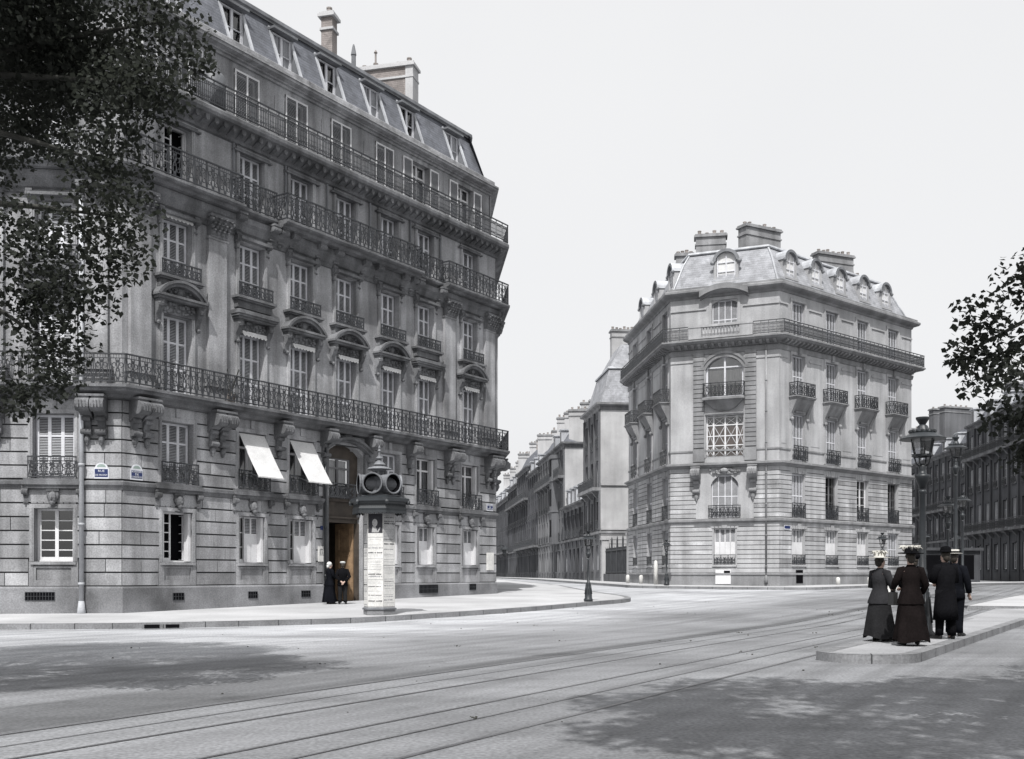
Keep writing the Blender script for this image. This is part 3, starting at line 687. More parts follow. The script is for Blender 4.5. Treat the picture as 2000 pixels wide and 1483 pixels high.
# consoles under the main balcony
cd=cached(('console2',),lambda:m_console(.36,1.45,.62,True),M['trimL']); c1=cached(('console1',),lambda:m_console(.4,1.25,.62),M['trimL']); c4=cached(('console4',),lambda:m_console(.3,.62,.5),M['trimL'])
for x in (.62,3.75,17.05,20.2): FB.put('console',cd,x,0,7.08)
FL.put('console',cd,LL-.82,0,7.08); FL.put('console',cd,LL-4,0,7.08); FR_.put('console',cd,.6,0,7.08)
for x in (6.62,9.02,11.58,14.2): FB.put('console',c1,x,0,7.08)
for x in (6.62,7.2,8.6,9.55,11.15,11.95,13.6,14.2,4.6,6.2,14.6,16.2): FB.put('console',c4,x,0,14.3)
# giant pilasters with leafy capitals
pl=cached(('pilaster',),lambda:m_pilaster(.78,5.75,.14),M['stoneL']); cp=cached(('capital',),lambda:m_capital(.78,.72,.23),M['trimL'])
for face,x in ((FB,.62),(FB,3.75),(FB,17.05),(FB,20.2),(FL,LL-.8),(FL,LL-4),(FR_,.6)):
    p=face.put('pilaster',pl,x,0,7.5); new('capital',cp,p,Matrix.Translation((0,0,5.75)))
ps=cached(('pedS',),lambda:m_pediment(1.95,True),M['trimL']); pf=cached(('pedF',),lambda:m_pediment(1.75,False),M['trimL'])
val=cached(('valance',),lambda:m_valance(1.12),M['canvas'])
mk=cached(('mask',),lambda:m_mask(1),M['trimL'])
rs=lambda w:cached(('sillrail',w),lambda:m_rail(w,.5,'lush',.45),M['iron']); 
def box_mesh(name,*a):
    mb=MB()
    for b in a: mb.box(*b)
    return mb
sill3=cached(('sill3',),lambda:box_mesh('s',(-.86,.86,-.3,.02,11.3,11.36),(-.92,.92,-.36,.02,11.363,11.45),(-.8,.8,-.2,.02,11.05,11.3)),M['trimL'])
lint4=cached(('lint4',),lambda:box_mesh('l',(-.78,.78,-.12,.02,16.72,16.8),(-.72,.72,-.06,.02,16.8,16.9),(-.9,.9,-.16,.02,16.66,16.72)),M['trimL'])
sill1=cached(('sill1',),lambda:box_mesh('s1',(-.86,.86,-.2,.02,4.2,4.3),(-.92,.92,-.26,.02,4.303,4.42),(-.88,.88,-.22,.3,4.423,4.5)),M['trimL'])
smallc=cached(('smallc',),lambda:m_console(.17,.62,.18),M['trimL'])
panel3=cached(('panel3',),lambda:box_mesh('p',(-.62,.62,-.06,.02,13.62,13.7),(-.7,.7,-.3,-.05,13.5,13.6)),M['trimL'])
g0=['O f','N','N',None,'N','N','N']; g1=['P','Tf','Tf',None,'P','Tf','Tf']
def dress(face,cols,door=None,left=False):
    for i,c in enumerate(cols):
        if i!=door:
            window(face,c,1.86,1.2,1.7,('D' if left else g0[i]),.28); window(face,c,4.52,1.28,2.08,('P' if left else g1[i]),.26,fm='frameW')
            face.put('sill',sill1,c); b=face.put('railing',cached(('ginf',),lambda:m_rail(1.5,.72,'lush',.5),M['iron']),c-.75,-.2,4.5)
            face.put('mask_keystone',mk,c,0,3.6)
            for s_ in (-1,1): face.put('console',smallc,c+s_*.84,0,4.2)
        window(face,c,7.52,1.16,2.68,'P',.26); window(face,c,11.45,1.16,2.0,'P',.26); 
        window(face,c,14.62,1.16,2.08,'O' if (i==0 and not left) else 'P',.26)
        k5=('S2' if i in (1,2,3,4) else 'T l') if not left else 'S2'; window(face,c,17.62,1.2,2.18,k5,.26,y=.25) if k5!='S2' else window(face,c,17.62,1.2,2.18,'S2',.26,y=.25)
        seg=(i in (0,2,3,4,6)) or left; face.put('pediment',ps if seg else pf,c,0,10.2)
        for s_ in (-1,1): face.put('console',smallc,c+s_*.72,0,13.66)
        face.put('sill',sill3,c); face.put('railing',rs(1.6),c-.8,-.28,11.45); face.put('lintel',lint4,c); face.put('lintel',panel3,c)
        if not left and i in (1,2,3,4,5,6): face.put('valance',val,c+.05,-.0,10.28,0)
        if not left and i==0: face.put('valance',val,c,-.0,13.6)
dress(FB,CL,3); dress(FL,[LL-9.6,LL-5.9,LL-2.1],None,True)
# attic shutters sit on the set-back wall: move the S2 leaves out to it is handled by local depth
# carriage entrance
dc=CL[3]
mb=MB()   # dark passage
for q in ([(dc-1.06,.55,.2),(dc-1.06,6,.2),(dc-1.06,6,3.6),(dc-1.06,.55,3.6)],[(dc+1.06,.55,.2),(dc+1.06,6,.2),(dc+1.06,6,3.6),(dc+1.06,.55,3.6)],[(dc-1.06,.55,3.6),(dc+1.06,.55,3.6),(dc+1.06,6,3.6),(dc-1.06,6,3.6)],[(dc-1.06,6,.2),(dc+1.06,6,.2),(dc+1.06,6,3.6),(dc-1.06,6,3.6)]): mb.quad(*q)
FB.put('passage',mb.mesh('passage',M['woodD']))
mb=MB(); y0=.34
mb.box(dc-1.06,dc+1.06,y0,y0+.12,3.55,3.72); mb.box(dc-1.06,dc+1.06,y0-.1,y0+.1,3.72,3.8); mb.box(dc-1.05,dc+1.05,y0+.03,y0+.1,3.8,4.4); mb.box(dc-1.06,dc+1.06,y0-.12,y0+.1,4.4,4.52)
mb.box(dc-1.06,dc-.82,y0,y0+.12,4.52,6.5); mb.box(dc+.62,dc+1.06,y0,y0+.12,4.52,6.5); mb.box(dc-.82,dc+.62,y0,y0+.1,6.15,6.7)
mb.box(dc-1.06,dc-.96,y0-.1,y0+.1,.3,3.55); mb.box(dc+.96,dc+1.06,y0-.1,y0+.1,.3,3.55)
dw=FB.put('doorway',mb.mesh('doorway',M['woodD']))
def leafm():
    mb=MB(); mb.box(0,.95,-.03,.03,0,3.2)
    for z0,z1 in ((.2,.9),(1.05,1.9),(2.05,3.0)):
        for a,b,c,d in ((.14,.78,z0,z0+.06),(.14,.78,z1-.06,z1),(.14,.2,z0,z1),(.72,.78,z0,z1)): mb.box(a,b,-.05,.05,c,d)
    return mb
new_rel('door_leaf',leafm().mesh('door_leaf',M['wood']),dw,FB.M@Matrix.Translation((dc+.94,.46,.36))@Matrix.Rotation(rad(93),4,'Z'))
window(FB,dc-.1,4.54,1.42,1.62,'T',.36,fm='woodD' if False else 'frameD')
FB.put('railing',cached(('doorrail',),lambda:m_rail(2.0,.62,'lush',.5),M['iron']),dc-1.0,-.02,4.5)
mb=MB(); n=12   # segmental hood over the entrance bay
W=1.3; rise=.46; R_=(W*W+rise*rise)/(2*rise); th=math.asin(W/R_)
A=[(dc+R_*math.sin(-th+2*th*k/n),6.42+rise-R_+R_*math.cos(-th+2*th*k/n)) for k in range(n+1)]
for k in range(n):
    a,b=A[k],A[k+1]; mb.prism([a,b,(b[0],b[1]+.1),(a[0],a[1]+.1)],'y',-.36,.02); mb.prism([(a[0],a[1]-.1),(b[0],b[1]-.1),b,a],'y',-.24,.02)
for s_ in (-1,1): mb.box(dc+s_*1.2-.14,dc+s_*1.2+.14,-.12,.02,.35,6.4)
r5=random.Random(9)
for k in range(18): mb.blob((dc+r5.uniform(-.55,.55),-.1,6.9+r5.uniform(-.04,.12)),(.09,.09,.06),6,3)
mb.blob((dc,-.16,6.98),(.3,.12,.13),8,5)
FB.put('door_surround',mb.mesh('door_surround',M['trimL']))
# slanting canvas awnings on the first floor, held out by iron arms
def awn():
    mb=MB(); n=8
    for k in range(n):
        t0,t1=k/n,(k+1)/n; f=lambda t:(-.04-1.02*t,6.55-1.62*t-.05*math.sin(PI*t))
        (ya,za),(yb_,zb)=f(t0),f(t1); mb.quad((-.6,ya,za),(.6,ya,za),(.6,yb_,zb),(-.6,yb_,zb))
    mb.box(-.61,.61,-1.075,-1.045,4.9,4.945); mb.m=1
    for s_ in (-1,1): mb.tube([(s_*.6,-.02,5.25),(s_*.6,-1.05,4.93)],.013,4)
    return mb
aw=cached(('awning',),awn,[M['canvas'],M['iron']])
for x in CL[1:3]: FB.put('awning',aw,x,0,0)
# basement grilles, downpipes
def grille(w,h):
    mb=MB(); mb.box(-w/2,w/2,-.112,-.09,0,h); mb.m=1; n=int(w/.09)
    for k in range(n+1): x=-w/2+w*k/n; mb.box(x-.008,x+.008,-.125,-.1,0,h)
    for z in (0,h*.5,h): mb.box(-w/2,w/2,-.124,-.1,z-.008,z+.008)
    return mb
for x,w,h in ((2.1,.44,.24),(5.36,.42,.24),(8.0,.46,.24),(12.9,.46,.26),(15.5,1.3,.36),(18.8,.5,.28)): FB.put('basement_grille',grille(w,h).mesh('basement_grille',[M['dark'],M['iron']]),x,0,.58 if x<12 else .72-.1*(w>1))
FL.put('basement_grille',grille(.9,.26).mesh('basement_grille',[M['dark'],M['iron']]),LL-2.5,0,.62)
def pipe(z0,z1,r=.055,dpl=.1):
    mb=MB(); mb.lathe([(r,z0),(r,z1)],8,(0,-dpl,0)); z=z0+1
    while z<z1: mb.lathe([(r*1.35,z),(r*1.35,z+.09)],8,(0,-dpl,0)); mb.box(-.03,.03,-dpl,.02,z+.02,z+.06); z+=1.9
    mb.lathe([(r*2,z0),(r*1.7,z0+.22),(r*1.2,z0+.5)],8,(0,-dpl,0)); return mb
FL.put('downpipe',pipe(.1,13.6,.075,.2).mesh('downpipe',M['zinc'],True),LL-1.2)
FB.put('downpipe',pipe(.35,7.0,.05,.14).mesh('downpipe',M['ironG'],True),dA-.05)
for x in (4.5,7.0,9.2,11.7,14.3,16.4): FB.put('downpipe',pipe(14.7,16.9,.04,.07).mesh('downpipe',M['zincD']),x)
FB.put('notice_board',box_mesh('nb',(-.27,.27,-.12,-.06,1.65,2.5)).mesh('notice_board',M['paper']),20.25)
# rolled blind standing behind the fifth-floor railing, seen as a drum
mb=MB(); mb.lathe([(.3,0),(.42,.1),(.42,1.2),(.36,1.3),(.05,1.34)],14)
o=new('water_butt',mb.mesh('water_butt',M['zincD'],True),None,FB.M@Matrix.Translation((3.55,-.12,17.62))); tag(o,'round grey water butt on the top balcony behind its iron railing','water butt')
# dead plant in a pot on the balcony corner
mb=MB(); mb.lathe([(.12,0),(.17,.3),(.18,.32)],10); mb.m=1; r5=random.Random(4)
for k in range(9):
    a=r5.uniform(0,6.28); l=r5.uniform(.8,1.3); mb.tube([(0,0,.25),(.1*math.cos(a),.1*math.sin(a),l*.6),(.28*math.cos(a),.28*math.sin(a),l),(.36*math.cos(a),.36*math.sin(a),l*.86)],.012,3)
o=new('potted_plant',mb.mesh('potted_plant',[M['pot'],M['bark']]),None,FB.M@Matrix.Translation((4.15,-.35,7.5))); tag(o,'bare curling potted plant on the long balcony above the street corner','plant')

# ------------------------------------------------------------------ signs and writing
def text_mesh(s,size,extr=.003):
    cu=bpy.data.curves.new('lettering','FONT'); cu.body=s; cu.size=size; cu.align_x='CENTER'; cu.align_y='CENTER'; cu.extrude=extr; cu.resolution_u=2
    t=bpy.data.objects.new('tmp',cu); COL.objects.link(t); dg=bpy.context.evaluated_depsgraph_get(); me=bpy.data.meshes.new_from_object(t.evaluated_get(dg)); bpy.data.objects.remove(t); bpy.data.curves.remove(cu)
    me.materials.clear(); return me
def street_sign(face,x,z,lines,label,w=.46,h=.34,arch=True,blue='enamelB'):
    mb=MB(); mb.box(-w/2,w/2,-.02,.0,0,h); mb.m=1; mb.box(-w/2+.025,w/2-.025,-.024,-.01,.05,h-.03)
    if arch:
        mb.m=0; mb.prism([(.2*math.cos(PI*k/10)*w/.46,h+.17*math.sin(PI*k/10)) for k in range(11)],'y',-.02,0)
        mb.m=2; mb.prism([(.14*math.cos(PI*k/10)*w/.46,h+.03+.1*math.sin(PI*k/10)) for k in range(11)],'y',-.024,-.01)
    o=new('street_sign',mb.mesh('street_sign',[M['enamelW'],M[blue],M['enamelG'] if arch else M[blue]]),None,face.M@Matrix.Translation((x,-.056,z))); tag(o,label,'street sign','enamel street signs on the buildings')
    n=len(lines); 
    for k,t in enumerate(lines):
        me=text_mesh(t,.1 if len(t)<8 else .082); me.materials.append(M['enamelW']); zz=.05+(h-.08)*(1-(k+.5)/n)
        wd=max(v.co.x for v in me.vertices)-min(v.co.x for v in me.vertices) if len(me.vertices) else 1
        sx=min(1.15,(w-.08)/wd)
        new('lettering',me,o,Matrix.Translation((0,-.026,zz))@Matrix.Rotation(PI/2,4,'X')@Matrix.Diagonal((sx,1,1,1)))
    return o
street_sign(FL,LL-.62,4.52,['RUE','DE PRONY'],'arched blue enamel street sign lettered RUE DE PRONY, beside the downpipe')
street_sign(FB,.5,4.52,['BOULEVARD','DE','COURCELLES'],'arched blue enamel street sign lettered BOULEVARD DE COURCELLES, near the street corner')
street_sign(FB,20.25,4.52,['BOULEVARD','DE','COURCELLES'],'pale square street sign at the far right corner of the long sooty building',.5,.34,False)
# plate with strokes by the entrance (wording not readable)
mb=MB(); mb.box(-.24,.24,-.1,-.06,0,.6); mb.m=1
for k,(x,a,b) in enumerate(((-.15,.28,.5),(-.05,.28,.5),(.05,.28,.5),(.15,.28,.5))): mb.box(x-.016,x+.016,-.104,-.09,a,b)
mb.box(-.1,-.02,-.104,-.09,.47,.5); mb.box(.09,.17,-.104,-.09,.47,.5); mb.box(-.18,.18,-.103,-.09,.25,.265)
tag(new('wall_plate',mb.mesh('wall_plate',[M['paper'],M['ink']]),None,FB.M@Matrix.Translation((8.93,0,1.95))),'white plate with tall dark strokes on the stone left of the carriage door','sign')
mb=MB(); mb.box(-.12,.12,-.075,-.05,0,.16)
tag(new('number_plate',mb.mesh('number_plate',M['enamelB']),None,FB.M@Matrix.Translation((8.95,0,3.2))),'small blue enamel number plate high beside the carriage door','sign')
# lantern on a bracket at the far corner of the building
mb=MB(); mb.tube([(0,0,0),(.25,-.1,.16),(.45,-.2,.1)],.03,5); mb.lathe([(.02,.12),(.2,-.05),(.21,-.09)],10,(.45,-.2,0)); mb.lathe([(.09,-.3),(.12,-.09)],8,(.45,-.2,0))
tag(new('wall_lantern',mb.mesh('wall_lantern',M['ironG']),None,FB.M@Matrix.Translation((LB+.02,-.02,2.75))),'small dark lantern on a bracket at the corner of the sooty building','lantern')
# ================================================================== RIGHT CORNER BUILDING
RBD=thing('apartment_building',(P1[0],P1[1],g(65)),'pale stone corner building with a cut-off corner and round-topped dormers in its slate roof','building')
LRU=12.4; A0=along(P1,UR,LRU); URn=(-UR[0],-UR[1])
FRU=Face(RBD,A0,URn); FC=Face(RBD,P1,UC); FF=Face(RBD,P2,UF); P4=along(P3,(-UF[1],UF[0]),10); FE=Face(RBD,P3,(-UF[1],UF[0]))
pathR=[A0,P1,P2,P3,P4]
def rwall(face,L,cols,w=1.36,cham=False,ends=(True,True)):
    ops=[]
    for c in cols:
        ops+=[(c-w/2,c+w/2,2.05,4.25),(c-w/2,c+w/2,4.97,7.7),(c-w/2,c+w/2,8.5,11.4),(c-w/2,c+w/2,12.45,15.05),(c-w/2,c+w/2,16.1,18.35)]
    if cham:
        c=cols[0]; ops=[(c-.67,c+.67,2.05,4.3),(c-.85,c+.85,4.97,7.65,.6),(c-1.17,c+1.17,8.75,11.35),(c-1.17,c+1.17,12.45,15.0,.75),(c-.8,c+.8,16.1,18.55,.25)]
    mb=MB(); wallgrid(mb,L,.3,19.2,ops,.5)
    cop=ops+([(cols[0]-1.75,cols[0]+1.75,4.97,8.1)] if cham else [])
    courses(mb,0,L,1.55,.285,11,cop,.035,.04,0,.04 if not cham else .1); courses(mb,0,L,4.97,.285,11,cop,.035,.04,0,.04)
    for o in ops:
        if o[2]>8: surround(mb,*o[:4],w=.17,proud=.05,top=len(o)<5 or o[4]<.3)
        else:
            # keystone and voussoirs, plain margin
            c=(o[0]+o[1])/2; mb.prism([(c-.13,o[3]+.02),(c+.13,o[3]+.02),(c+.2,o[3]+.38),(c-.2,o[3]+.38)],'y',-.1,.02)
            for k in (-3,-2,-1,1,2,3): mb.prism([(c+k*.24-.1,o[3]+.03),(c+k*.24+.1,o[3]+.03),(c+k*.29+.12,o[3]+.34),(c+k*.29-.12,o[3]+.34)],'y',-.05,.02)
        if o[2]<3: mb.box(o[0]-.08,o[1]+.08,-.12,.3,1.93,2.045); mb.box(o[0]+.05,o[1]-.05,-.02,.02,1.5,1.92)
    mb.m=0
    for e,x in zip(ends,(.0,L)):   # flat panel edges of the upper storeys
        pass
    xs=[0]+[v for c in cols for v in (c-w/2-.45,c+w/2+.45)]+[L]
    for i in range(0,len(xs),2):
        if not cham and xs[i+1]-xs[i]>.7:
            for z0,z1 in ((9.5,15.0),(16.3,17.9)): mb.box(xs[i]+.2,xs[i+1]-.2,-.02,.01,z0,z1)
        if xs[i+1]-xs[i]>.5: mb.box(xs[i],xs[i+1],-.07,.01,18.02,18.12); mb.box(xs[i],xs[i+1],-.05,.01,14.75,14.9)
    return face.put('wall',mb.mesh('wall',[M['stoneR'],M['dark'],M['joint'],M['stoneRa'],M['stoneRb']]))
CRU=[2.36,6.75,11.1]; CF=[1.97,5.6,9.25,13.1]; CC=[3.4]
rwall(FRU,LRU,CRU); rwall(FC,LC,CC,cham=True); rwall(FF,LF,CF)
mb=MB(); wallgrid(mb,10,.3,19.2,[],.5); FE.put('wall',mb.mesh('wall',[M['stoneR'],M['dark'],M['joint'],M['stoneRa'],M['stoneRb']]))
swept(RBD,'plinth',M['trimR'],[(pathR,[(0,.2),(.1,.2),(.1,1.4),(.16,1.42),(.16,1.52),(0,1.56)])])
swept(RBD,'string_course',M['trimR'],[(pathR,[(0,4.62),(.08,4.66),(.18,4.74),(.18,4.88),(0,4.95)])])
swept(RBD,'string_course',M['trimR'],[(pathR,[(0,8.08),(.1,8.12),(.16,8.2),(.34,8.26),(.34,8.38),(0,8.46)])])
swept(RBD,'string_course',M['trimR'],[(pathR,[(0,9.1),(.05,9.12),(.05,9.22),(0,9.24)])])
swept(RBD,'cornice',M['trimR'],[(pathR,[(0,15.2),(.06,15.22),(.1,15.4),(.1,15.5),(0,15.52)])])
balR=swept(RBD,'balcony',M['trimR'],[(pathR,[(0,15.55),(.12,15.6),(.12,15.7),(.5,15.82),(.56,15.82),(.66,15.92),(.7,15.94),(.7,16.03),(0,16.08)])])
for face,L in ((FRU,LRU),(FC,LC),(FF,LF)):
    mb=MB(); n=int(L/.42)
    for k in range(n): x=(k+.5)*L/n; mb.prism([(-.02,15.56),(-.3,15.62),(-.5,15.7),(-.5,15.81),(-.02,15.81)],'x',x-.09,x+.09)
    face.put('modillion_row',mb.mesh('modillion_row',M['trimR']))
swept(RBD,'cornice',M['trimR'],[(pathR,[(0,18.75),(.06,18.78),(.1,18.9),(.36,19.0),(.45,19.1),(.45,19.22),(.36,19.28),(.3,19.3),(.3,19.42),(-.25,19.46)])])
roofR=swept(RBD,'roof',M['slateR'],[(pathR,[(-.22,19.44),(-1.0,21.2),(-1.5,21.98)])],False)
mb=MB(); sweep(mb,pathR,[(-1.4,21.93),(-1.34,21.99),(-1.38,22.11),(-1.7,22.17)]); sweep(mb,pathR,[(-1.6,22.16),(-4.2,22.9)],False)
for i in (1,2,3):   # lead rolls down the hips
    a=offset_open(pathR,.2)[i]; 
    pts=[(*offset_open(pathR,o)[i],z) for o,z in ((-.2,19.48),(-.98,21.22),(-1.48,22.0))]; mb.tube(pts,.06,6)
new_rel('roof_curb',mb.mesh('roof_curb',M['zinc']),roofR,Matrix())
t31=math.tan(rad(31)); 
railing(balR,FRU,0,LRU+.36,-.62,16.08,.82,'bars'); railing(balR,FC,-.36,1.6,-.62,16.08,.82,'bars'); railing(balR,FC,5.25,LC+.36-5.25,-.62,16.08,.82,'bars'); railing(balR,FF,-.36,LF+.36+.62,-.62,16.08,.82,'bars'); railing(balR,FE,-.6,9,-.62,16.08,.82,'bars')
mb=MB(); mb.box(1.28,5.22,-.7,-.5,16.075,16.2); mb.box(1.25,5.25,-.72,-.48,16.78,16.92)
for x in (1.28,4.42): mb.box(x,x+.8,-.69,-.51,16.2,16.78)
for k in range(12): mb.lathe([(.05,0),(.05,.05),(.085,.18),(.035,.4),(.055,.52),(.055,.58)],8,(2.2+k*.195,-.6,16.2))
new_rel('balustrade',mb.mesh('balustrade',M['stoneR']),balR,FC.M)
# small round-topped dormers
def dormer_m(w=.95,h=1.55):
    mb=MB(); n=10
    arc=lambda r,zc:[(r*math.cos(PI*k/n),zc+r*math.sin(PI*k/n)) for k in range(n+1)]
    zc=h-w/2
    # barrel hood running back into the roof
    A=arc(w/2+.2,zc); 
    mb.m=3; mb.loft([[(x,-.1,z) for x,z in A],[(x,1.6,z) for x,z in A]],False,False,False); mb.m=0
    B=arc(w/2+.04,zc)
    for k in range(n): mb.quad((A[k][0],-.12,A[k][1]),(A[k+1][0],-.12,A[k+1][1]),(B[k+1][0],-.12,B[k+1][1]),(B[k][0],-.12,B[k][1])); mb.quad((B[k][0],-.12,B[k][1]),(B[k+1][0],-.12,B[k+1][1]),(B[k+1][0],.15,B[k+1][1]),(B[k][0],.15,B[k][1]))
    for s_ in (-1,1): mb.blob((s_*(w/2+.2),-.06,zc-.05),(.13,.12,.13),7,4)
    mb.m=1
    for s_ in (-1,1): mb.box(min(s_*w/2,s_*(w/2+.14)),max(s_*w/2,s_*(w/2+.14)),-.02,1.2,-.05,zc)
    mb.box(-w/2-.2,w/2+.2,-.12,.3,-.14,-.02)
    mb.m=2; mb.poly([(x,.12,z) for x,z in B]+[(-w/2,.12,0),(w/2,.12,0)])
    return mb
dm=cached(('dormer',),dormer_m,[M['zincD'],M['stoneR'],M['curtain'],M['zinc']])
def dcase():
    mb=MB(); w=.95; h=1.55
    for q in (-.46,-.03,.41): mb.box(q,q+.055,.06,.11,0,h-.1)
    for z in (.0,.5,1.0): mb.box(-.46,.46,.065,.105,z,z+.05)
    return mb
dcs=cached(('dormer_casement',),dcase,M['shutter'])
def dorm(face,x,z=19.98): d=face.put('dormer',dm,x,.48,z); d.scale=(1.02,1,1.0); new('casement',dcs,d); return d
for x in (1.85,4.6,7.4,10.2,13.0): dorm(FF,x)
dorm(FC,3.4,19.85).scale=(1.25,1,1.14)
for x in (2.3,6.6,10.6): dorm(FRU,x)
dorm(FE,2.2)
trR=[M['trimR'],M['trimR'],M['pot']]
def chimR(x,y,z0,rz,w,d,h,pots,seed): return chim(roofR,(x,y,z0),rz,w,d,h,pots,False,seed,trR)
def atpx(px,D): return ((px-1000)/2000*D)
chimR(atpx(1337,70),70,20.4,rad(-8),1.15,.7,2.7,4,1)
chimR(atpx(1388,70),70,21.6,rad(-10),2.0,.8,2.8,4,2)
chimR(atpx(1487,71),71.5,21.8,rad(28),3.1,.85,3.6,7,3)
chimR(atpx(1627,79),79,21.0,rad(22),3.3,.75,4.9,7,4)
chimR(atpx(1676,79),80,21.2,rad(20),1.0,.7,3.3,4,5)
# windows
gr=['M','M','M','P2']; 
wr=lambda w,h:cached(('wrail',w,h),lambda:m_rail(w,h,'lush',.5),M['iron'])
def bcn():
    mb=MB(); mb.box(-.98,.98,-.62,.02,12.28,12.36); mb.box(-1.03,1.03,-.67,.02,12.363,12.43)
    mb.loft([[(-x,.02,z),(-x,-y,z),(x,-y,z),(x,.02,z)] for x,y,z in ((.72,.12,11.55),(.8,.2,11.7),(.86,.45,12.05),(.95,.55,12.28))])
    mb.box(-.5,.5,-.2,.02,11.45,11.56)
    for s_ in (-1,1):
        x=s_*.82; mb.prism([(0,11.0),(-.1,11.05),(-.14,11.4),(-.3,11.7),(-.5,12.1),(-.55,12.27),(0,12.27)],'x',x-.12,x+.12); mb.blob((x,-.14,11.05),(.12,.12,.13),6,4)
    return mb
bc=cached(('balconet',),bcn,M['trimR'])
for face,cols in ((FRU,CRU),(FF,CF)):
    for i,c in enumerate(cols):
        window(face,c,2.05,1.36,2.2,gr[i] if face is FF else 'P2',.2); window(face,c,4.97,1.36,2.73,['P2','D','D','D'][i] if face is FF else 'P2',.2,fm='frameW' if i in(0,2) else 'frameD')
        window(face,c,8.5,1.36,2.9,'P2',.2); window(face,c,12.45,1.36,2.6,'P2',.2); window(face,c,16.1,1.36,2.25,'P2',.2)
        face.put('railing',wr(1.36,.62),c-.68,-.05,2.06); face.put('railing',wr(1.4,.92),c-.7,-.06,4.97); face.put('railing',wr(1.5,.92),c-.75,-.2,8.5)
        b=face.put('balconet',bc,c); 
        for x,y,w,rz in ((-.95,-.6,1.9,0),(-.95,-.02,.58,-PI/2),(.95,-.02,.58,-PI/2)): new('railing',wr(w,.85),b,Matrix.Translation((x,y,12.43))@Matrix.Rotation(rz,4,'Z'))
        mb_=None
kst=cached(('keystone',),lambda:box_mesh('k',(-.14,.14,-.2,.02,15.08,15.5)),M['trimR'])
for c in CF: FF.put('keystone',kst,c)
for c in CRU: FRU.put('keystone',kst,c)
c=CC[0]
window(FC,c,2.05,1.34,2.25,'M',.2); FC.put('railing',wr(1.34,.62),c-.67,-.05,2.06)
window(FC,c,4.97,1.7,2.68,'P2',.2); FC.put('railing',wr(2.0,.75),c-1.0,-.12,5.0)
fa=window(FC,c,12.45,2.34,2.55,'Tw',.12,fm='shutter'); [bpy.data.objects.remove(q) for q in list(bpy.data.objects) if q.parent==fa and q.name.startswith('curtain')]; new('curtain',m_sheet(-1.1,1.1,.05,1.75,.19,.02,9).mesh('curtain',M['curtain']),fa); new('curtain',m_sheet(-1.1,1.1,1.76,2.5,.2,.01,4).mesh('curtain',M['curtainG']),fa); window(FC,c,16.1,1.6,2.45,'P2',.2)
# glazed and latticed second-floor window
def lattice():
    mb=MB(); w=2.34; h=2.6; d=.2; xs=[-1.14,-.72,0,.72,1.14]
    for x in xs: mb.box(x-.045,x+.045,d,d+.08,-.75,h)
    for z in (.05,.0+.75,1.35,2.02,h-.06): mb.box(-1.15,1.15,d+.003,d+.075,z-.03,z+.03)
    for i in range(4):
        a,b=xs[i],xs[i+1]
        for z0,z1 in ((.05,.75),(.75,2.02),(2.02,h-.06)):
            for p,q in (((a,z0),(b,z1)),((a,z1),(b,z0))): mb.tube([(p[0],d+.04,p[1]),(q[0],d+.04,q[1])],.017,4)
    return mb
f=FC.put('window',lattice().mesh('window',M['frameW']),c,0,8.75); f['label']='window with white crossed lattice bars'
new('curtain',m_sheet(-1.15,1.15,0,1.95,.34,.03,6).mesh('curtain',mat('russet_blind',(.3,.2,.15),.9,.3,2)),f); new('pane',m_sheet(-1.15,1.15,0,2.6,.27).mesh('pane',M['glass']),f)
for s_ in (-1,1):    # rusticated flanking strips
    mb=MB()
    for k in range(21): z=9.35+k*.285; mb.box(c+s_*1.6-.34,c+s_*1.6+.34,-.12-.01*(k%2),.02,z+.03,z+.27)
    mb.box(c+s_*1.6-.36,c+s_*1.6+.36,-.14,.02,8.5,9.3); FC.put('quoin_strip',mb.mesh('quoin_strip',M['trimR']))
mb=MB()
n=16; w=1.17; rise=.75; R_=(w*w+rise*rise)/(2*rise); th=math.asin(min(1,w/R_))
for ro,ri,pp in ((R_+.36,R_+.2,.14),(R_+.2,R_,.08)):
    zc=15.0-R_; A=[(c+ro*math.sin(-th*1.02+2*th*1.02*k/n),zc+ro*math.cos(-th*1.02+2*th*1.02*k/n)) for k in range(n+1)]; B=[(c+ri*math.sin(-th*1.02+2*th*1.02*k/n),zc+ri*math.cos(-th*1.02+2*th*1.02*k/n)) for k in range(n+1)]
    for k in range(n): mb.prism([A[k],A[k+1],B[k+1],B[k]],'y',-pp,.02)
FC.put('arch_moulding',mb.mesh('arch_moulding',M['trimR'])); mb=MB()
W=1.5; rise=.42; R_=(W*W+rise*rise)/(2*rise); th=math.asin(W/R_)   # eyebrow of the main cornice
A=[(c+R_*math.sin(-th+2*th*k/n),18.72+rise-R_+R_*math.cos(-th+2*th*k/n)) for k in range(n+1)]
for k in range(n):
    a,b=A[k],A[k+1]; mb.prism([a,b,(b[0],b[1]+.34),(a[0],a[1]+.34)],'y',-.5,.02); mb.prism([(a[0],a[1]-.12),(b[0],b[1]-.12),b,a],'y',-.2,.02)
FC.put('eyebrow_cornice',mb.mesh('eyebrow_cornice',M['trimR']))
mb=MB(); mb.box(c-1.28,c+1.28,-.58,.02,12.28,12.43); mb.loft([[(c-x,.02,z),(c-x,-y,z),(c+x,-y,z),(c+x,.02,z)] for x,y,z in ((.3,.08,11.62),(.7,.2,11.8),(1.2,.45,12.28))]); mb.box(c-1.2,c+1.2,-.14,.02,11.42,11.52)
b=FC.put('balconet',mb.mesh('balconet',M['trimR'])); new('railing',wr(2.5,.9),b,Matrix.Translation((c-1.25,-.52,12.43)))
for x in (c-1.25,c+1.25): new('railing',wr(.5,.9),b,Matrix.Translation((x,-.02,12.43))@Matrix.Rotation(-PI/2,4,'Z'))
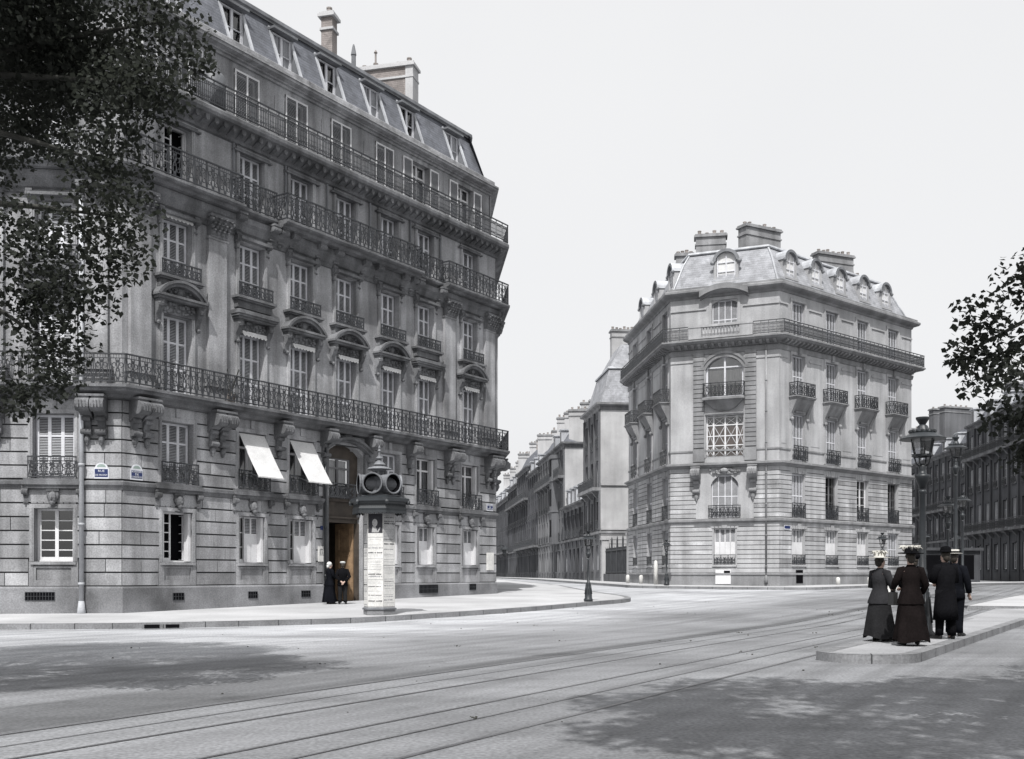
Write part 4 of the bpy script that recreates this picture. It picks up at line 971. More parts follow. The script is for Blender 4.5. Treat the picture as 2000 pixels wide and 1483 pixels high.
bl=cached(('console5',),lambda:m_console(.5,2.0,.45),M['trimR'])
for s_ in (-1,1): FC.put('console',bl,c+s_*1.75,0,8.12)
mb=MB(); r5=random.Random(3)
for k in range(24): mb.blob((c+r5.uniform(-.9,.9),-.08,7.72+r5.uniform(0,.3)),(.13,.1,.08),6,3)
mb.blob((c,-.2,7.9),(.25,.16,.16),8,5); FC.put('mask_keystone',mb.mesh('mask_keystone',M['trimR']))
mb=MB(); mb.box(c-1.85,c+1.85,-.26,.02,4.75,4.9); FC.put('sill',mb.mesh('sill',M['trimR']))
for x in (5.95,): FC.put('downpipe',pipe(.9,15.5,.055,.12).mesh('downpipe',M['trimR'],True),x)
mb=MB(); mb.box(c-.55,c+.4,-.13,-.09,.85,1.75); mb.m=1; mb.box(c-.02,c+.36,-.135,-.1,1.45,1.68)
FC.put('basement_shutter',mb.mesh('basement_shutter',[M['frameW'],M['dark']]))
mb=MB(); mb.box(1.6,2.3,-.12,-.09,.9,1.72); FF.put('basement_grille',mb.mesh('basement_grille',M['dark']))
street_sign(FF,.72,4.2,[],'small pale street sign on the pale corner building, below its first string course',.62,.26,False)

# ================================================================== PLAINER BUILDINGS BEYOND
def plain_building(label,path,z0,ztop,floors,faces,mats,roof=(1.3,2.4),spacing=2.5,chims=(),bal=(),dorm_every=0,group=None,w=1.05,cat='building',wk='D',party=None):
    wallm,trim,roofm=mats; pr_=random.Random(len(label))
    zb=min(g(p[1]) for p in path)
    root=thing('apartment_building',(path[0][0],path[0][1],zb),label,cat,group)
    for i in range(len(path)-1):
        L=math.dist(path[i],path[i+1]); u=((path[i+1][0]-path[i][0])/L,(path[i+1][1]-path[i][1])/L); F=Face(root,path[i],u); ops=[]; cs=[]
        if i in faces:
            n=max(1,round(L/spacing)); cs=[(k+.5)*L/n for k in range(n)]
            ops=[(c-w/2,c+w/2,a,a+h) for c in cs for a,h in floors]
        mb=MB(); mb.jm=0; wallgrid(mb,L,z0,ztop,ops,.35)
        for o in ops: mb.box(o[0]-.1,o[1]+.1,-.08,.0,o[3],o[3]+.12); mb.box(o[0]-.1,o[1]+.1,-.1,.0,o[2]-.12,o[2])
        if i in faces:
            n=max(1,round(L/spacing))
            for k in range(n+1):
                x=min(max(k*L/n,.16),L-.16); mb.box(x-.15,x+.15,-.16,.0,floors[1][0]-.1,ztop-.5); mb.box(x-.2,x+.2,-.1,.0,z0,floors[1][0]-.5)
        F.put('wall',mb.mesh('wall',[party if party and i==2 else wallm,M['dark']]))
        for c in cs:
            for k,(a,h) in enumerate(floors):
                fr=F.put('window',cached(('fwin',w,h,wk),lambda:m_glazing(w,h,.16,3,-w/2,w/2),M['shutter']),c,0,a)
                new('pane',cached(('fpane',w,h),lambda:m_sheet(-w/2,w/2,0,h,.2),M['glass']),fr)
                if pr_.random()<.4: new('shutter',cached(('fshut',w,h),lambda:m_persienne(w,h,.12,4,(0,.5,1),.06),[M['slat2'],M['slat']]),fr)
                if k and k not in bal: F.put('railing',cached(('frail',w),lambda:m_rail(w+.2,.8,'bars',.6),M['iron']),c-w/2-.1,-.12,a)
        if i in faces:
            for k in bal:
                a=floors[k][0]; F.put('railing',cached(('flong',round(L,1)),lambda:m_rail(round(L,1),.9,'bars',.7),M['iron']),0,-.65,a)
                mb=MB(); mb.box(0,L,-.72,.01,a-.3,a-.02)
                for q in range(int(L/2.4)): x=(q+.5)*L/int(L/2.4) if L>2.4 else L/2; mb.prism([(0,a-.9),(-.2,a-.8),(-.6,a-.3),(0,a-.3)],'x',x-.14,x+.14)
                F.put('balcony',mb.mesh('balcony',trim))
            if dorm_every:
                for c in cs[::dorm_every]:
                    mb=MB(); mb.box(c-.55,c+.55,.1,1.6,ztop+.25,ztop+1.75); mb.box(c-.7,c+.7,-.02,1.6,ztop+1.75,ztop+1.9); mb.m=1; mb.box(c-.4,c+.4,.085,.12,ztop+.4,ztop+1.6); F.put('dormer',mb.mesh('dormer',[M['zinc'],M['frameD']]))
    swept(root,'cornice',trim,[(path,[(0,ztop-.5),(.08,ztop-.45),(.1,ztop-.2),(.4,ztop-.08),(.42,ztop+.1),(-.1,ztop+.14)])])
    swept(root,'string_course',trim,[(path,[(0,floors[1][0]-.45),(.12,floors[1][0]-.4),(.12,floors[1][0]-.2),(0,floors[1][0]-.15)])])
    rf=swept(root,'roof',roofm,[(path,[(-.05,ztop+.1),(-roof[0],ztop+roof[1]),(-roof[0]-5,ztop+roof[1]+.9)])],False)
    for (x,y,z,rz,cw,cd_,ch,pots,st) in chims: chim(rf,(x,y,z),rz,cw,cd_,ch,pots,False,int(abs(x*7+y)),[M[st],M['trimR'] if st!='brick' else M['stuccoW'],M['pot']])
    return root
def rue(s,off=0):   # point on the right-hand building line of the side street
    p=along(P1,UR,s); return (p[0]+off*UR[1],p[1]-off*UR[0])
def ruepath(s0,s1,depth=11): return [rue(s1,depth),rue(s1),rue(s0),rue(s0,depth)]
# (path runs far-back, far-front, near-front, near-back: face 1 looks on the street, face 2 is the party wall seen from here)
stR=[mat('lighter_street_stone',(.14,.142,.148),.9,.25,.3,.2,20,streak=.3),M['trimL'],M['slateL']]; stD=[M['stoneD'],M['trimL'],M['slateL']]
az=-rad(-5.85)
b=plain_building('tall building with a blank pale party wall and two-tier slate roof, beyond the iron gate',ruepath(23.7,31.6,9),.5,16.2,[(1.8,2.2),(5.4,2.4),(9.0,2.4),(12.6,2.4)],(1,),[M['stoneM'],M['trimR'],M['slateR']],(1.0,3.4),2.6,[(10.7,96,20.0,rad(6),2.9,.8,4.1,8,'stuccoW')],(2,),0,party=M['stuccoW'])
FB2=Face(b,rue(23.7),(UR[1],-UR[0]))
mb=MB(); courses(mb,0,9,1.2,.36,11,[],.03,.045); mb.box(0,9,-.16,.02,5.3,5.5); mb.box(0,9,-.14,.02,9.15,9.35); FB2.put('wall',mb.mesh('wall',[M['stuccoW'],M['dark'],M['joint'],M['stuccoW'],M['stuccoW']]))
sw=swept(b,'roof_slope',M['slateR'],[(ruepath(23.7,31.6,9),[(-1.0,19.5),(-2.3,21.9),(-4.4,22.3)])],False)
swept(b,'roof_curb',M['zinc'],[(ruepath(23.7,31.6,9),[(-.85,19.4),(-.8,19.5),(-.85,19.62),(-1.1,19.66)])])
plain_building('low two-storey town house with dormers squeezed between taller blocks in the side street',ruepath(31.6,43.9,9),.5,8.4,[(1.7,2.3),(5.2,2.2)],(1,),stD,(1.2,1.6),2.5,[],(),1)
NB=[]
def cst(s,off,z,w,h,pots,m='stuccoW'): p=rue(s,off); return (p[0],p[1],z,az*-1,w*1.25,.8,h+1.0,pots+1,m)
plain_building('narrow building whose stepped pale party wall rises above the low house in the side street',ruepath(43.9,53.6,10),.5,15.4,[(1.7,2.3),(5.2,2.3),(8.6,2.3),(12,2.2)],(1,),[M['stoneM'],M['trimL'],M['slateL']],(1.4,2.2),2.4,[cst(44.3,1.9,12.5,2.2,5.3,3),cst(44.3,4.4,12.5,2.6,6.4,4),cst(49,4.5,17,3,2.4,5)],(3,),2,party=M['stuccoW'])
# bow window on the narrow building
nb=[o for o in bpy.data.objects if o.get('label','').startswith('narrow building')][0]; FN=Face(nb,rue(50.5),URn)
mb=MB(); mb.prism([(0,0),(.5,-.8),(2.3,-.8),(2.8,0)],'z',4.9,14.2); mb.prism([(-.1,0),(.42,-.92),(2.38,-.92),(2.9,0)],'z',14.2,14.6)
for z in (4.8,8.3,11.7): mb.prism([(-.08,0),(.44,-.9),(2.36,-.9),(2.88,0)],'z',z,z+.22)
mb.m=1
for z in (5.6,9.0,12.3):
    for x in (.7,1.5): mb.box(x,x+.55,-.815,-.7,z,z+1.9)
    mb.quad((.1,-.18,z),(.42,-.7,z),(.42,-.7,z+1.9),(.1,-.18,z+1.9))
FN.put('bay_window',mb.mesh('bay_window',[M['stoneM'],M['dark']]))
plain_building('light-fronted building with tall pilasters halfway down the side street',ruepath(53.6,65,10),.5,15.4,[(1.7,2.3),(5.2,2.4),(8.7,2.3),(12,2.2)],(1,),stR,(1.4,2.4),2.3,[cst(56,3.5,16.8,2.6,2.6,5),cst(62,3.5,16.8,2.6,2.9,5)],(3,),0)
FL4=[(1.7,2.3),(5.2,2.4),(8.7,2.3),(12,2.2)]
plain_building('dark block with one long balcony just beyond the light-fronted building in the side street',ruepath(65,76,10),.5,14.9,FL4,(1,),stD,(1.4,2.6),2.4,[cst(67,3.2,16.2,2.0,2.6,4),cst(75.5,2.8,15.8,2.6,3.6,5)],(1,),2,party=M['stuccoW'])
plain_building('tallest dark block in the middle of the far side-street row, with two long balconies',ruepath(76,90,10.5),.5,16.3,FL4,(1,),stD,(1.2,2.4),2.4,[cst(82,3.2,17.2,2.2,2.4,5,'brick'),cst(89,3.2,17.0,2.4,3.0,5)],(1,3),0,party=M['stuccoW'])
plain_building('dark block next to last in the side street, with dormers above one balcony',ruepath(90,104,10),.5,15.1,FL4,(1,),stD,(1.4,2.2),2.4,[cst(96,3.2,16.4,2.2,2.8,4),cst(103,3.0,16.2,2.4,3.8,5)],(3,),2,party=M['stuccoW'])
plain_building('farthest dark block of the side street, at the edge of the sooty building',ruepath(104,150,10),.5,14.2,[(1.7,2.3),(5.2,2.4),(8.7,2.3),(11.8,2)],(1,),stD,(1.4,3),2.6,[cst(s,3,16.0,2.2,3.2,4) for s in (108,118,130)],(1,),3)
# dark row on the far side of the boulevard at the right edge
def row(p,ang,L): u=(math.sin(rad(ang)),math.cos(rad(ang))); return along(p,u,L)
q0=(54.2,137); q1=(51.4,114)
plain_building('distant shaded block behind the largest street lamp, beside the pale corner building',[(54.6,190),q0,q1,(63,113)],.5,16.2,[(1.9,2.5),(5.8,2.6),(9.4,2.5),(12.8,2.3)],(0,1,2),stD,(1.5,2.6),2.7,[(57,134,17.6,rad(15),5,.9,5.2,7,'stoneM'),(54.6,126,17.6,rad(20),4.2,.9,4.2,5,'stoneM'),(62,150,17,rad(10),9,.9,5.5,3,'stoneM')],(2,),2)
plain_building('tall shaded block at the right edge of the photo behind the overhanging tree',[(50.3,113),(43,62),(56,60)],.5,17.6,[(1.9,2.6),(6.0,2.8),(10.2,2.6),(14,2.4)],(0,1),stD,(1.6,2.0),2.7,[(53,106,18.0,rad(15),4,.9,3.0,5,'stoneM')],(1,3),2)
# iron gate between the pale building and the next house in the side street
gt=thing('iron_gate',(*rue(12.6),g(77)),'dark iron gate of tall spiked bars on a low stone wall beside the pale building','gate')
FG=Face(gt,rue(23.5,.3),URn); mb=MB(); mb.box(0,10.9,-.2,.2,.4,1.5); FG.put('low_wall',mb.mesh('low_wall',M['stoneM']))
for x in (.25,10.6): FG.put('gate_post',box_mesh('g',(x-.28,x+.28,-.3,.3,.4,4.4),(x-.36,x+.36,-.38,.38,4.4,4.6)).mesh('gate_post',M['stuccoW']))
mb=MB()
for k in range(66): x=.6+k*.15; mb.box(x-.014,x+.014,-.014,.014,1.5,3.65+.12*(k%6==0)); mb.box(x-.035,x+.035,-.012,.012,3.4,3.5)
mb.box(.5,10.4,-.03,.03,1.6,1.66); mb.box(.5,10.4,-.03,.03,3.4,3.46); mb.box(.5,10.4,.02,.03,1.6,3.1)
for x in (3.2,5.4,7.6): mb.box(x-.06,x+.06,-.06,.06,1.5,4.2); mb.lathe([(.08,0),(.02,.35)],6,(x,0,4.2))
FG.put('bars',mb.mesh('bars',M['iron']))
# low lodge with a flat ledge beside the pale building
mb=MB(); mb.box(0,6,0,3,.4,3.3); mb.box(-.2,6.2,-.25,3,3.3,3.55); mb.m=1; mb.box(.6,5.4,-.02,.05,.7,2.9)
tag(new('lodge',mb.mesh('lodge',[M['stoneD'],M['dark']]),None,Matrix.Translation((36.5,92,.3))@Matrix.Rotation(rad(8),4,'Z')),'low dark lodge with a pale ledge, seen between the pale corner building and the people','lodge')
# ================================================================== STREET FURNITURE
def lamp(loc,label,H=4.2,s=1.0,group='gas street lamps',rz=0):
    t=thing('street_lamp',loc,label,'street lamp',group,rz)
    mb=MB(); zb=H-1.02*s
    mb.lathe([(.24*s,0),(.24*s,.1),(.2*s,.14),(.19*s,.3),(.15*s,.75*s),(.12*s,.95*s),(.13*s,1.0*s),(.075*s,1.06*s),(.06*s,zb-.75*s),(.085*s,zb-.72*s),(.06*s,zb-.68*s)],12)
    for k in range(8):
        a=2*PI*k/8; mb.tube([(.2*s*math.cos(a),.2*s*math.sin(a),.3),(.135*s*math.cos(a),.135*s*math.sin(a),.93*s)],.02*s,4)
    mb.lathe([(.06*s,zb-.66*s),(.15*s,zb-.42*s),(.16*s,zb-.38*s),(.09*s,zb-.36*s),(.06*s,zb-.28*s),(.09*s,zb-.2*s),(.05*s,zb-.14*s)],10)
    for k in range(4):
        a=PI/4+PI/2*k; mb.tube([(.05*s*math.cos(a),.05*s*math.sin(a),zb-.2*s),(.13*s*math.cos(a),.13*s*math.sin(a),zb-.14*s),(.17*s*math.cos(a),.17*s*math.sin(a),zb)],.018*s,4)
    new('post',mb.mesh('post',M['ironG'],True),t)
    mb=MB(); h=.36*s
    mb.lathe([(.2*s,0),(.22*s,.02*s),(.2*s,.05*s),(.15*s,.05*s),(.15*s,0)],12,(0,0,zb))
    n=6
    for k in range(n):
        a=2*PI*k/n; c,d=math.cos(a),math.sin(a); mb.tube([(.17*s*c,.17*s*d,zb+.04*s),(.235*s*c,.235*s*d,zb+h)],.014*s,4)
    fr=new('lantern',mb.mesh('lantern',M['ironG']),t)
    mb=MB(); mb.loft([[(r*math.cos(2*PI*k/n),r*math.sin(2*PI*k/n),z) for k in range(n)] for r,z in ((.165*s,zb+.05*s),(.23*s,zb+h-.005))],True,False,False); new('pane',mb.mesh('pane',M['lampglass']),fr)
    mb=MB(); mb.lathe([(.012*s,0),(.012*s,.2*s),(.03*s,.22*s),(.035*s,.3*s),(.02*s,.34*s)],8,(0,0,zb)); new('burner',mb.mesh('burner',M['iron']),fr)
    mb=MB(); mb.lathe([(.455*s,h),(.46*s,h+.015*s),(.25*s,h+.13*s),(.26*s,h+.15*s),(.13*s,h+.2*s),(.1*s,h+.28*s),(.06*s,h+.31*s),(.13*s,h+.42*s),(.135*s,h+.46*s),(.02*s,h+.46*s)],16,(0,0,zb))
    for k in range(16): a=2*PI*k/16; mb.blob((.25*s*math.cos(a),.25*s*math.sin(a),zb+h+.17*s),(.03*s,.03*s,.04*s),5,3)
    new('lamp_hood',mb.mesh('lamp_hood',M['ironG'],False),t); return t
lamp((8.5,21.2,.15),'largest street lamp, with a wide flat hood, rising behind the people on the refuge',4.75,1.0)
lamp((3.08,41.3,.35),'slim short street lamp on the rounded pavement tip at the mouth of the side street',3.0,.75)
lamp((9.6,63.6,.77),'slim street lamp against the street-side edge of the pale corner building',2.95,.7)
lamp((20.8,57.5,.65),'small street lamp in front of the last window bay of the pale corner building',3.3,.8)
lamp((19.8,46.5,.3),'street lamp with a pale hood against the dark row, right of the largest lamp',4.9,1.0)
lamp((24.2,55,.45),'street lamp half hidden behind another, against the dark row at right',5.6,1.0)
lamp((19.5,45,.3),'tallest of the distant street lamps in front of the dark row at right',7.4,1.1)
lamp((35.5,88,.75),'tiny far street lamp between the pale corner building and the people',4.6,1.1)
lamp((40,92,.75),'tiny far street lamp in front of the dark row, above the straw hat',4.6,1.1)
# advertising column with ventilation trunks
mc=thing('advertising_column',(-4.17,32.2,.19),'poster-covered six-sided advertising column crowned by six round iron horns','advertising column')
RC=.50; n8=6; r0=rad(-90+14+7.3)
mb=MB(); mb.lathe([(.52,0),(.52,.13),(.5,.15)],6,rot=r0); mb.m=1; mb.lathe([(.55,.15),(.56,.2),(.5,.23)],6,rot=r0)
new('base',mb.mesh('base',[M['kerb'],M['zincD']]),mc)
mb=MB(); mb.lathe([(RC,.2),(RC,3.25)],6,rot=r0); new('shaft',mb.mesh('shaft',M['paperG']),mc)
mb=MB(); mb.lathe([(.46,3.15),(.6,3.2),(.86,3.22),(.88,3.3),(.84,3.42),(.9,3.5),(.97,3.52),(.97,3.62),(.8,3.66),(.62,3.72)],6,rot=r0)
for k in range(6):
    a0,a1=r0+2*PI*k/6,r0+2*PI*(k+1)/6; A=Vector((.88*math.cos(a0),.88*math.sin(a0),3.24)); B=Vector((.88*math.cos(a1),.88*math.sin(a1),3.24))
    for q in range(7):
        p=A.lerp(B,q/7); w=A.lerp(B,(q+1)/7); m=(p+w)/2; mb.add([p,w,(w.x,w.y,3.17),(m.x,m.y,3.12),(p.x,p.y,3.17)],[(0,1,2,3,4)])
    mb.blob((.93*math.cos(a0),.93*math.sin(a0),3.5),(.07,.07,.09),6,4)
    for q in range(14): p=A.lerp(B,(q+.5)/14); mb.box(p.x*.97-.01,p.x*.97+.01,p.y*.97-.01,p.y*.97+.01,3.3,3.45)
new('canopy',mb.mesh('canopy',M['ironG']),mc)
mb=MB(); mb.lathe([(.62,3.66),(.6,3.72),(.34,3.76),(.32,4.3),(.24,4.36),(.14,4.38),(.14,4.56)],16)
new('drum',mb.mesh('drum',M['zincD'],False),mc)
def horn():
    mb=MB(); n=20
    def ring(r,y): return [(r*math.cos(2*PI*k/n),y,r*math.sin(2*PI*k/n)) for k in range(n)]
    mb.loft([ring(.3,-.12),ring(.3,-.6),ring(.325,-.62),ring(.33,-.67),ring(.3,-.675),ring(.28,-.66)],True,False,False); mb.m=1; mb.loft([ring(.28,-.66),ring(.28,-.1)],True,False,True); return mb
hm=horn().mesh('horn',[M['zincD'],M['dark']],False)
for k in range(6): new('horn',hm,mc,Matrix.Translation((0,0,4.08))@Matrix.Rotation(rad(-12+60*k),4,'Z'))
mb=MB(); mb.lathe([(.2,4.5),(.2,4.54),(.4,4.56),(.36,4.6),(.15,4.66),(.12,4.69),(.2,4.7),(.09,4.82),(.07,4.87),(.13,4.9),(.05,4.99),(.035,5.1),(.065,5.13),(.03,5.2),(.045,5.24),(.01,5.32)],10)
for k in range(8): a=2*PI*k/8; mb.box(.2*math.cos(a)-.015,.2*math.cos(a)+.015,.2*math.sin(a)-.015,.2*math.sin(a)+.015,4.3,4.55)
new('cap',mb.mesh('cap',M['zincD']),mc)
# bills pasted on the three faces that show: paper sheets with rows of unreadable print
def bill_face(k,layout,seed):
    r=random.Random(seed); a=r0+2*PI*(k+.5)/6; ap=RC*math.cos(PI/6)
    T=Matrix.Rotation(a+PI/2,4,'Z'); hw=RC*math.sin(PI/6)-.004
    for (z0,z1,kind) in layout:
        mb=MB(); y=-ap-.006; mb.m=0; mb.box(-hw,hw,y,y+.004,z0,z1)
        if kind=='pic':
            mb.m=1; mb.box(-hw+.015,hw-.015,y-.002,y,z0+.12,z1)
            mb.m=2; mb.prism([(-.02+.085*math.cos(2*PI*q/12),z0+.44+.12*math.sin(2*PI*q/12)) for q in range(12)],'y',y-.004,y); mb.prism([(-.12,z0+.14),(.08,z0+.14),(.0,z0+.34),(-.1,z0+.32)],'y',y-.0035,y); mb.prism([(.06,z0+.16),(.13,z0+.3),(.16,z0+.29),(.1,z0+.14)],'y',y-.0035,y)
        else:
            z=z1-.05
            while z>z0+.06:
                hh=r.choice((.012,.012,.016,.03,.045)); x=-hw+.02; mb.m=1 if hh>.025 and r.random()<.6 else 2
                if r.random()<.75:
                    end=hw-r.uniform(.02,.09)
                    while x<end: w_=hh*r.uniform(.4,.8); mb.box(x,x+w_,y-.0015,y,z-hh,z-hh*r.uniform(0,.25)); x+=w_+hh*r.choice((.18,.18,.18,.7))
                z-=hh+r.uniform(.02,.07)
        ms={'pic':[M['paper'],M['ink'],M['paperG']],'w':[M['paper'],M['ink'],M['inkG']],'g':[M['paperG'],M['ink'],M['inkG']]}[kind]
        new('poster',mb.mesh('poster',ms),mc,T)
bill_face(5,[(2.42,3.14,'pic'),(1.75,2.4,'w'),(1.1,1.73,'w'),(.26,1.08,'w')],1)
bill_face(0,[(2.3,3.14,'g'),(1.55,2.28,'w'),(.26,1.53,'w')],2)
bill_face(4,[(2.1,3.14,'g'),(.26,2.08,'w')],3); bill_face(1,[(1.9,3.14,'w'),(.26,1.88,'w')],4)
# white guard stones against the pale building
def guard(p,h,label):
    mb=MB(); mb.lathe([(.15,0),(.14,h*.8),(.1,h*.95),(.03,h)],10); tag(new('guard_stone',mb.mesh('guard_stone',M['paper'],True),None,Matrix.Translation((p[0],p[1],g(p[1])+.13))),label,'guard stone','white guard stones along the pale corner building')
def off(F,x,y=-.55): v=F.M@Vector((x,y,0)); return (v.x,v.y)
guard(off(FRU,LRU-10.2),.62,'white guard stone nearest the iron gate, on the shaded side of the pale building')
guard(off(FRU,LRU-5.9),.62,'white guard stone under the middle window of the shaded street side of the pale building')
guard(off(FRU,LRU-1.7),1.6,'tallest white guard stone, by the slim lamp at the shaded corner of the pale building')
guard(off(FF,5.5),.5,'white guard stone below the second window of the sunny front of the pale building')
guard(off(FF,9.2),.5,'white guard stone below the third window of the sunny front of the pale building')

# ================================================================== TREES
def tree(name,base,H,crown,label,n_leaf,seed,extra=(),leafs=.13,trunk_r=.2,group='plane trees along the boulevard',clump=150,fringe=2.0):
    r=np.random.default_rng(seed); rr=random.Random(seed); root=thing(name,base,label,'tree',group)
    cx,cy,cz,R_,Rz=crown; mb=MB(); top=Vector((cx-base[0],cy-base[1],cz-base[2]))
    trunk=[Vector((0,0,0)),Vector((.05,.03,H*.3)),Vector((top.x*.2,top.y*.2,H*.6)),Vector((top.x*.6,top.y*.6,H*.85)),Vector((top.x,top.y,cz-base[2]+Rz*.5))]
    mb.tube(trunk,[trunk_r*1.25,trunk_r,trunk_r*.85,trunk_r*.6,trunk_r*.2],9)
    cl=[]
    for k in range(clump):
        d=r.normal(size=3); d/=np.linalg.norm(d); q=r.uniform(.35,1)**.45
        c=np.array([cx+d[0]*R_*q,cy+d[1]*R_*q,cz+d[2]*Rz*q]); cl.append((c,rr.uniform(.45,.95)))
    cl+= [(np.array(c),s_) for c,s_ in extra]
    for i,(c,s_) in enumerate(cl):
        if i%9==0 or (i>=clump and i%3==0):
            e=Vector(c)-Vector(base); st=trunk[2].lerp(trunk[3],rr.random()); m1=st.lerp(e,.45)+Vector((0,0,.35)); mb.tube([st,m1,st.lerp(e,.8)+Vector((0,0,.15)),e],[.075,.05,.028,.01],5)
    new('trunk',mb.mesh('trunk',M['bark'],True),root)
    tot=sum(s_**2 for _,s_ in cl); shape=np.array([(0,0,0),(.45,.4,.03),(0,1.0,-.1),(-.45,.4,.03)]); out=[]
    for ci,(c,s_) in enumerate(cl):
        m=max(6,int(n_leaf*s_**2/tot*(fringe if ci>=clump else 1))); p=r.normal(size=(m,3)); p/=np.linalg.norm(p,axis=1)[:,None]; p*=(r.uniform(0,1,(m,1))**.5)*s_; p[:,2]*=.75
        a,t,rl=r.uniform(0,2*PI,m),r.normal(-.45,.5,m),r.normal(0,.6,m); sz=leafs*r.uniform(.6,1.4,m)
        P=shape[None]*sz[:,None,None]; x,y,z=P[...,0],P[...,1],P[...,2]; c_=lambda q:np.cos(q)[:,None]; s2=lambda q:np.sin(q)[:,None]
        x,z=x*c_(rl)+z*s2(rl),-x*s2(rl)+z*c_(rl); y,z=y*c_(t)-z*s2(t),y*s2(t)+z*c_(t); x,y=x*c_(a)-y*s2(a),x*s2(a)+y*c_(a)
        out.append(np.stack([x,y,z],-1)+(c+p-np.array(base))[:,None,:])
    A_=np.concatenate(out).reshape(-1,3); nf=len(A_)//4
    me=bpy.data.meshes.new('crown'); me.vertices.add(len(A_)); me.vertices.foreach_set('co',A_.astype(np.float32).ravel()); me.loops.add(nf*4); me.loops.foreach_set('vertex_index',np.arange(nf*4,dtype=np.int32)); me.polygons.add(nf); me.polygons.foreach_set('loop_start',np.arange(0,nf*4,4,dtype=np.int32)); me.update(); me.materials.append(M['leaf']); new('crown',me,root); return root
ex=[((-3.95,11.2,6.8),.5),((-3.35,11,6.95),.22),((-4.1,11,6.6),.6),((-4.3,11,5.3),.55),((-4.2,10.8,4.75),.4),((-4.6,10.8,4.4),.5),((-4.9,10.9,3.9),.5),((-4.75,10.7,3.5),.3),((-5.3,11,3.4),.4),((-4.5,11.3,6.0),.6),((-5.0,10.8,5.0),.6),((-5.2,11,4.4),.5),((-3.9,11.4,7.6),.6)]
tree('plane_tree',(-8.2,11.4,0),8,(-8.65,11.2,8.4,4.05,4.2),'dense dark plane tree whose leafy boughs hang over the upper left',150000,3,ex,.06,fringe=1.25)
ex=[((3.8,8.6,3.3),.22),((3.95,8.6,3.6),.3),((4.0,8.5,3.05),.28),((4.1,8.7,3.3),.36),((4.15,8.5,2.75),.26),((4.3,8.5,2.45),.26),((4.4,8.6,3.95),.36),((4.3,8.4,2.75),.22),((4.6,8.7,3.3),.45),((4.65,8.6,2.6),.36),((4.7,8.6,3.9),.5),((4.9,8.6,3.6),.5),((5.0,8.6,2.9),.5)]
tree('plane_tree',(9.2,9.2,0),7,(9.6,8.8,5.9,3.5,3.4),'plane tree whose leaf tips reach in at the right edge above the dark row',120000,5,ex,.052)
tree('plane_tree',(5.2,-4.5,0),12,(3.4,1.6,12.6,4.0,2.4),'plane tree out of view that shades the near right of the road',16000,8,(),.17)

# horse droppings and grit on the carriageway
mb=MB(); q=random.Random(21)
for k in range(70):
    p=q.uniform(-19,-4); s_=q.uniform(8,42); x,y=NT[0]*p+UT[0]*s_,NT[1]*p+UT[1]*s_; z_=g(y)
    if y<9: continue
    for j in range(q.choice((1,1,1,2,4))): r_=q.uniform(.008,.024); mb.blob((x+q.uniform(-.12,.12),y+q.uniform(-.12,.12),z_+r_*.4),(r_,r_,r_*.6),5,3)
tag(new('droppings',mb.mesh('droppings',M['bark'])),'dark specks of dung and grit scattered over the road','droppings',kind='stuff')

# ================================================================== PEOPLE
def skin_body(verts,edges,root,sub=1):
    names=list(verts); me=bpy.data.meshes.new('person'); me.from_pydata([verts[n][0] for n in names],[(names.index(a),names.index(b)) for a,b in edges],[])
    o=bpy.data.objects.new('tmp',me); COL.objects.link(o); o.modifiers.new('s','SKIN'); lay=me.skin_vertices[0].data
    for i,n in enumerate(names):
        r_=verts[n][1]; lay[i].radius=(r_,r_) if not hasattr(r_,'__len__') else r_; lay[i].use_root=(n==root)
    if sub: m=o.modifiers.new('u','SUBSURF'); m.levels=sub; m.render_levels=sub
    dg=bpy.context.evaluated_depsgraph_get(); out=bpy.data.meshes.new_from_object(o.evaluated_get(dg)); bpy.data.objects.remove(o); out.polygons.foreach_set('use_smooth',[True]*len(out.polygons)); return out
M['skin']=mat('skin',(.42,.30,.25),.6,.1,6); M['hair']=mat('dark_hair',(.03,.025,.02),.6,.3,8); M['hairG']=mat('grey_hair',(.4,.4,.4),.6,.2,8)
M['black']=mat('black_cloth',(.006,.006,.007),.98,.3,3,.3,30,spec=.02); M['brown']=mat('dark_brown_cloth',(.0085,.0068,.0068),.98,.3,3,.3,30,spec=.02)
M['navy']=mat('navy_cloth',(.006,.0065,.0085),.98,.3,3,.3,30,spec=.02); M['grey']=mat('grey_cloth',(.022,.022,.024),.95,.25,3,.3,30,spec=.1); M['greyD']=mat('dark_grey_cloth',(.014,.014,.015),.95,.25,3,.3,30,spec=.1)
M['white']=mat('white_linen',(.5,.5,.49),.9,.08,3); M['straw']=mat('pale_straw',(.4,.39,.36),.85,.15,12); M['leather']=mat('black_leather',(.012,.012,.012),.4,.3,5)
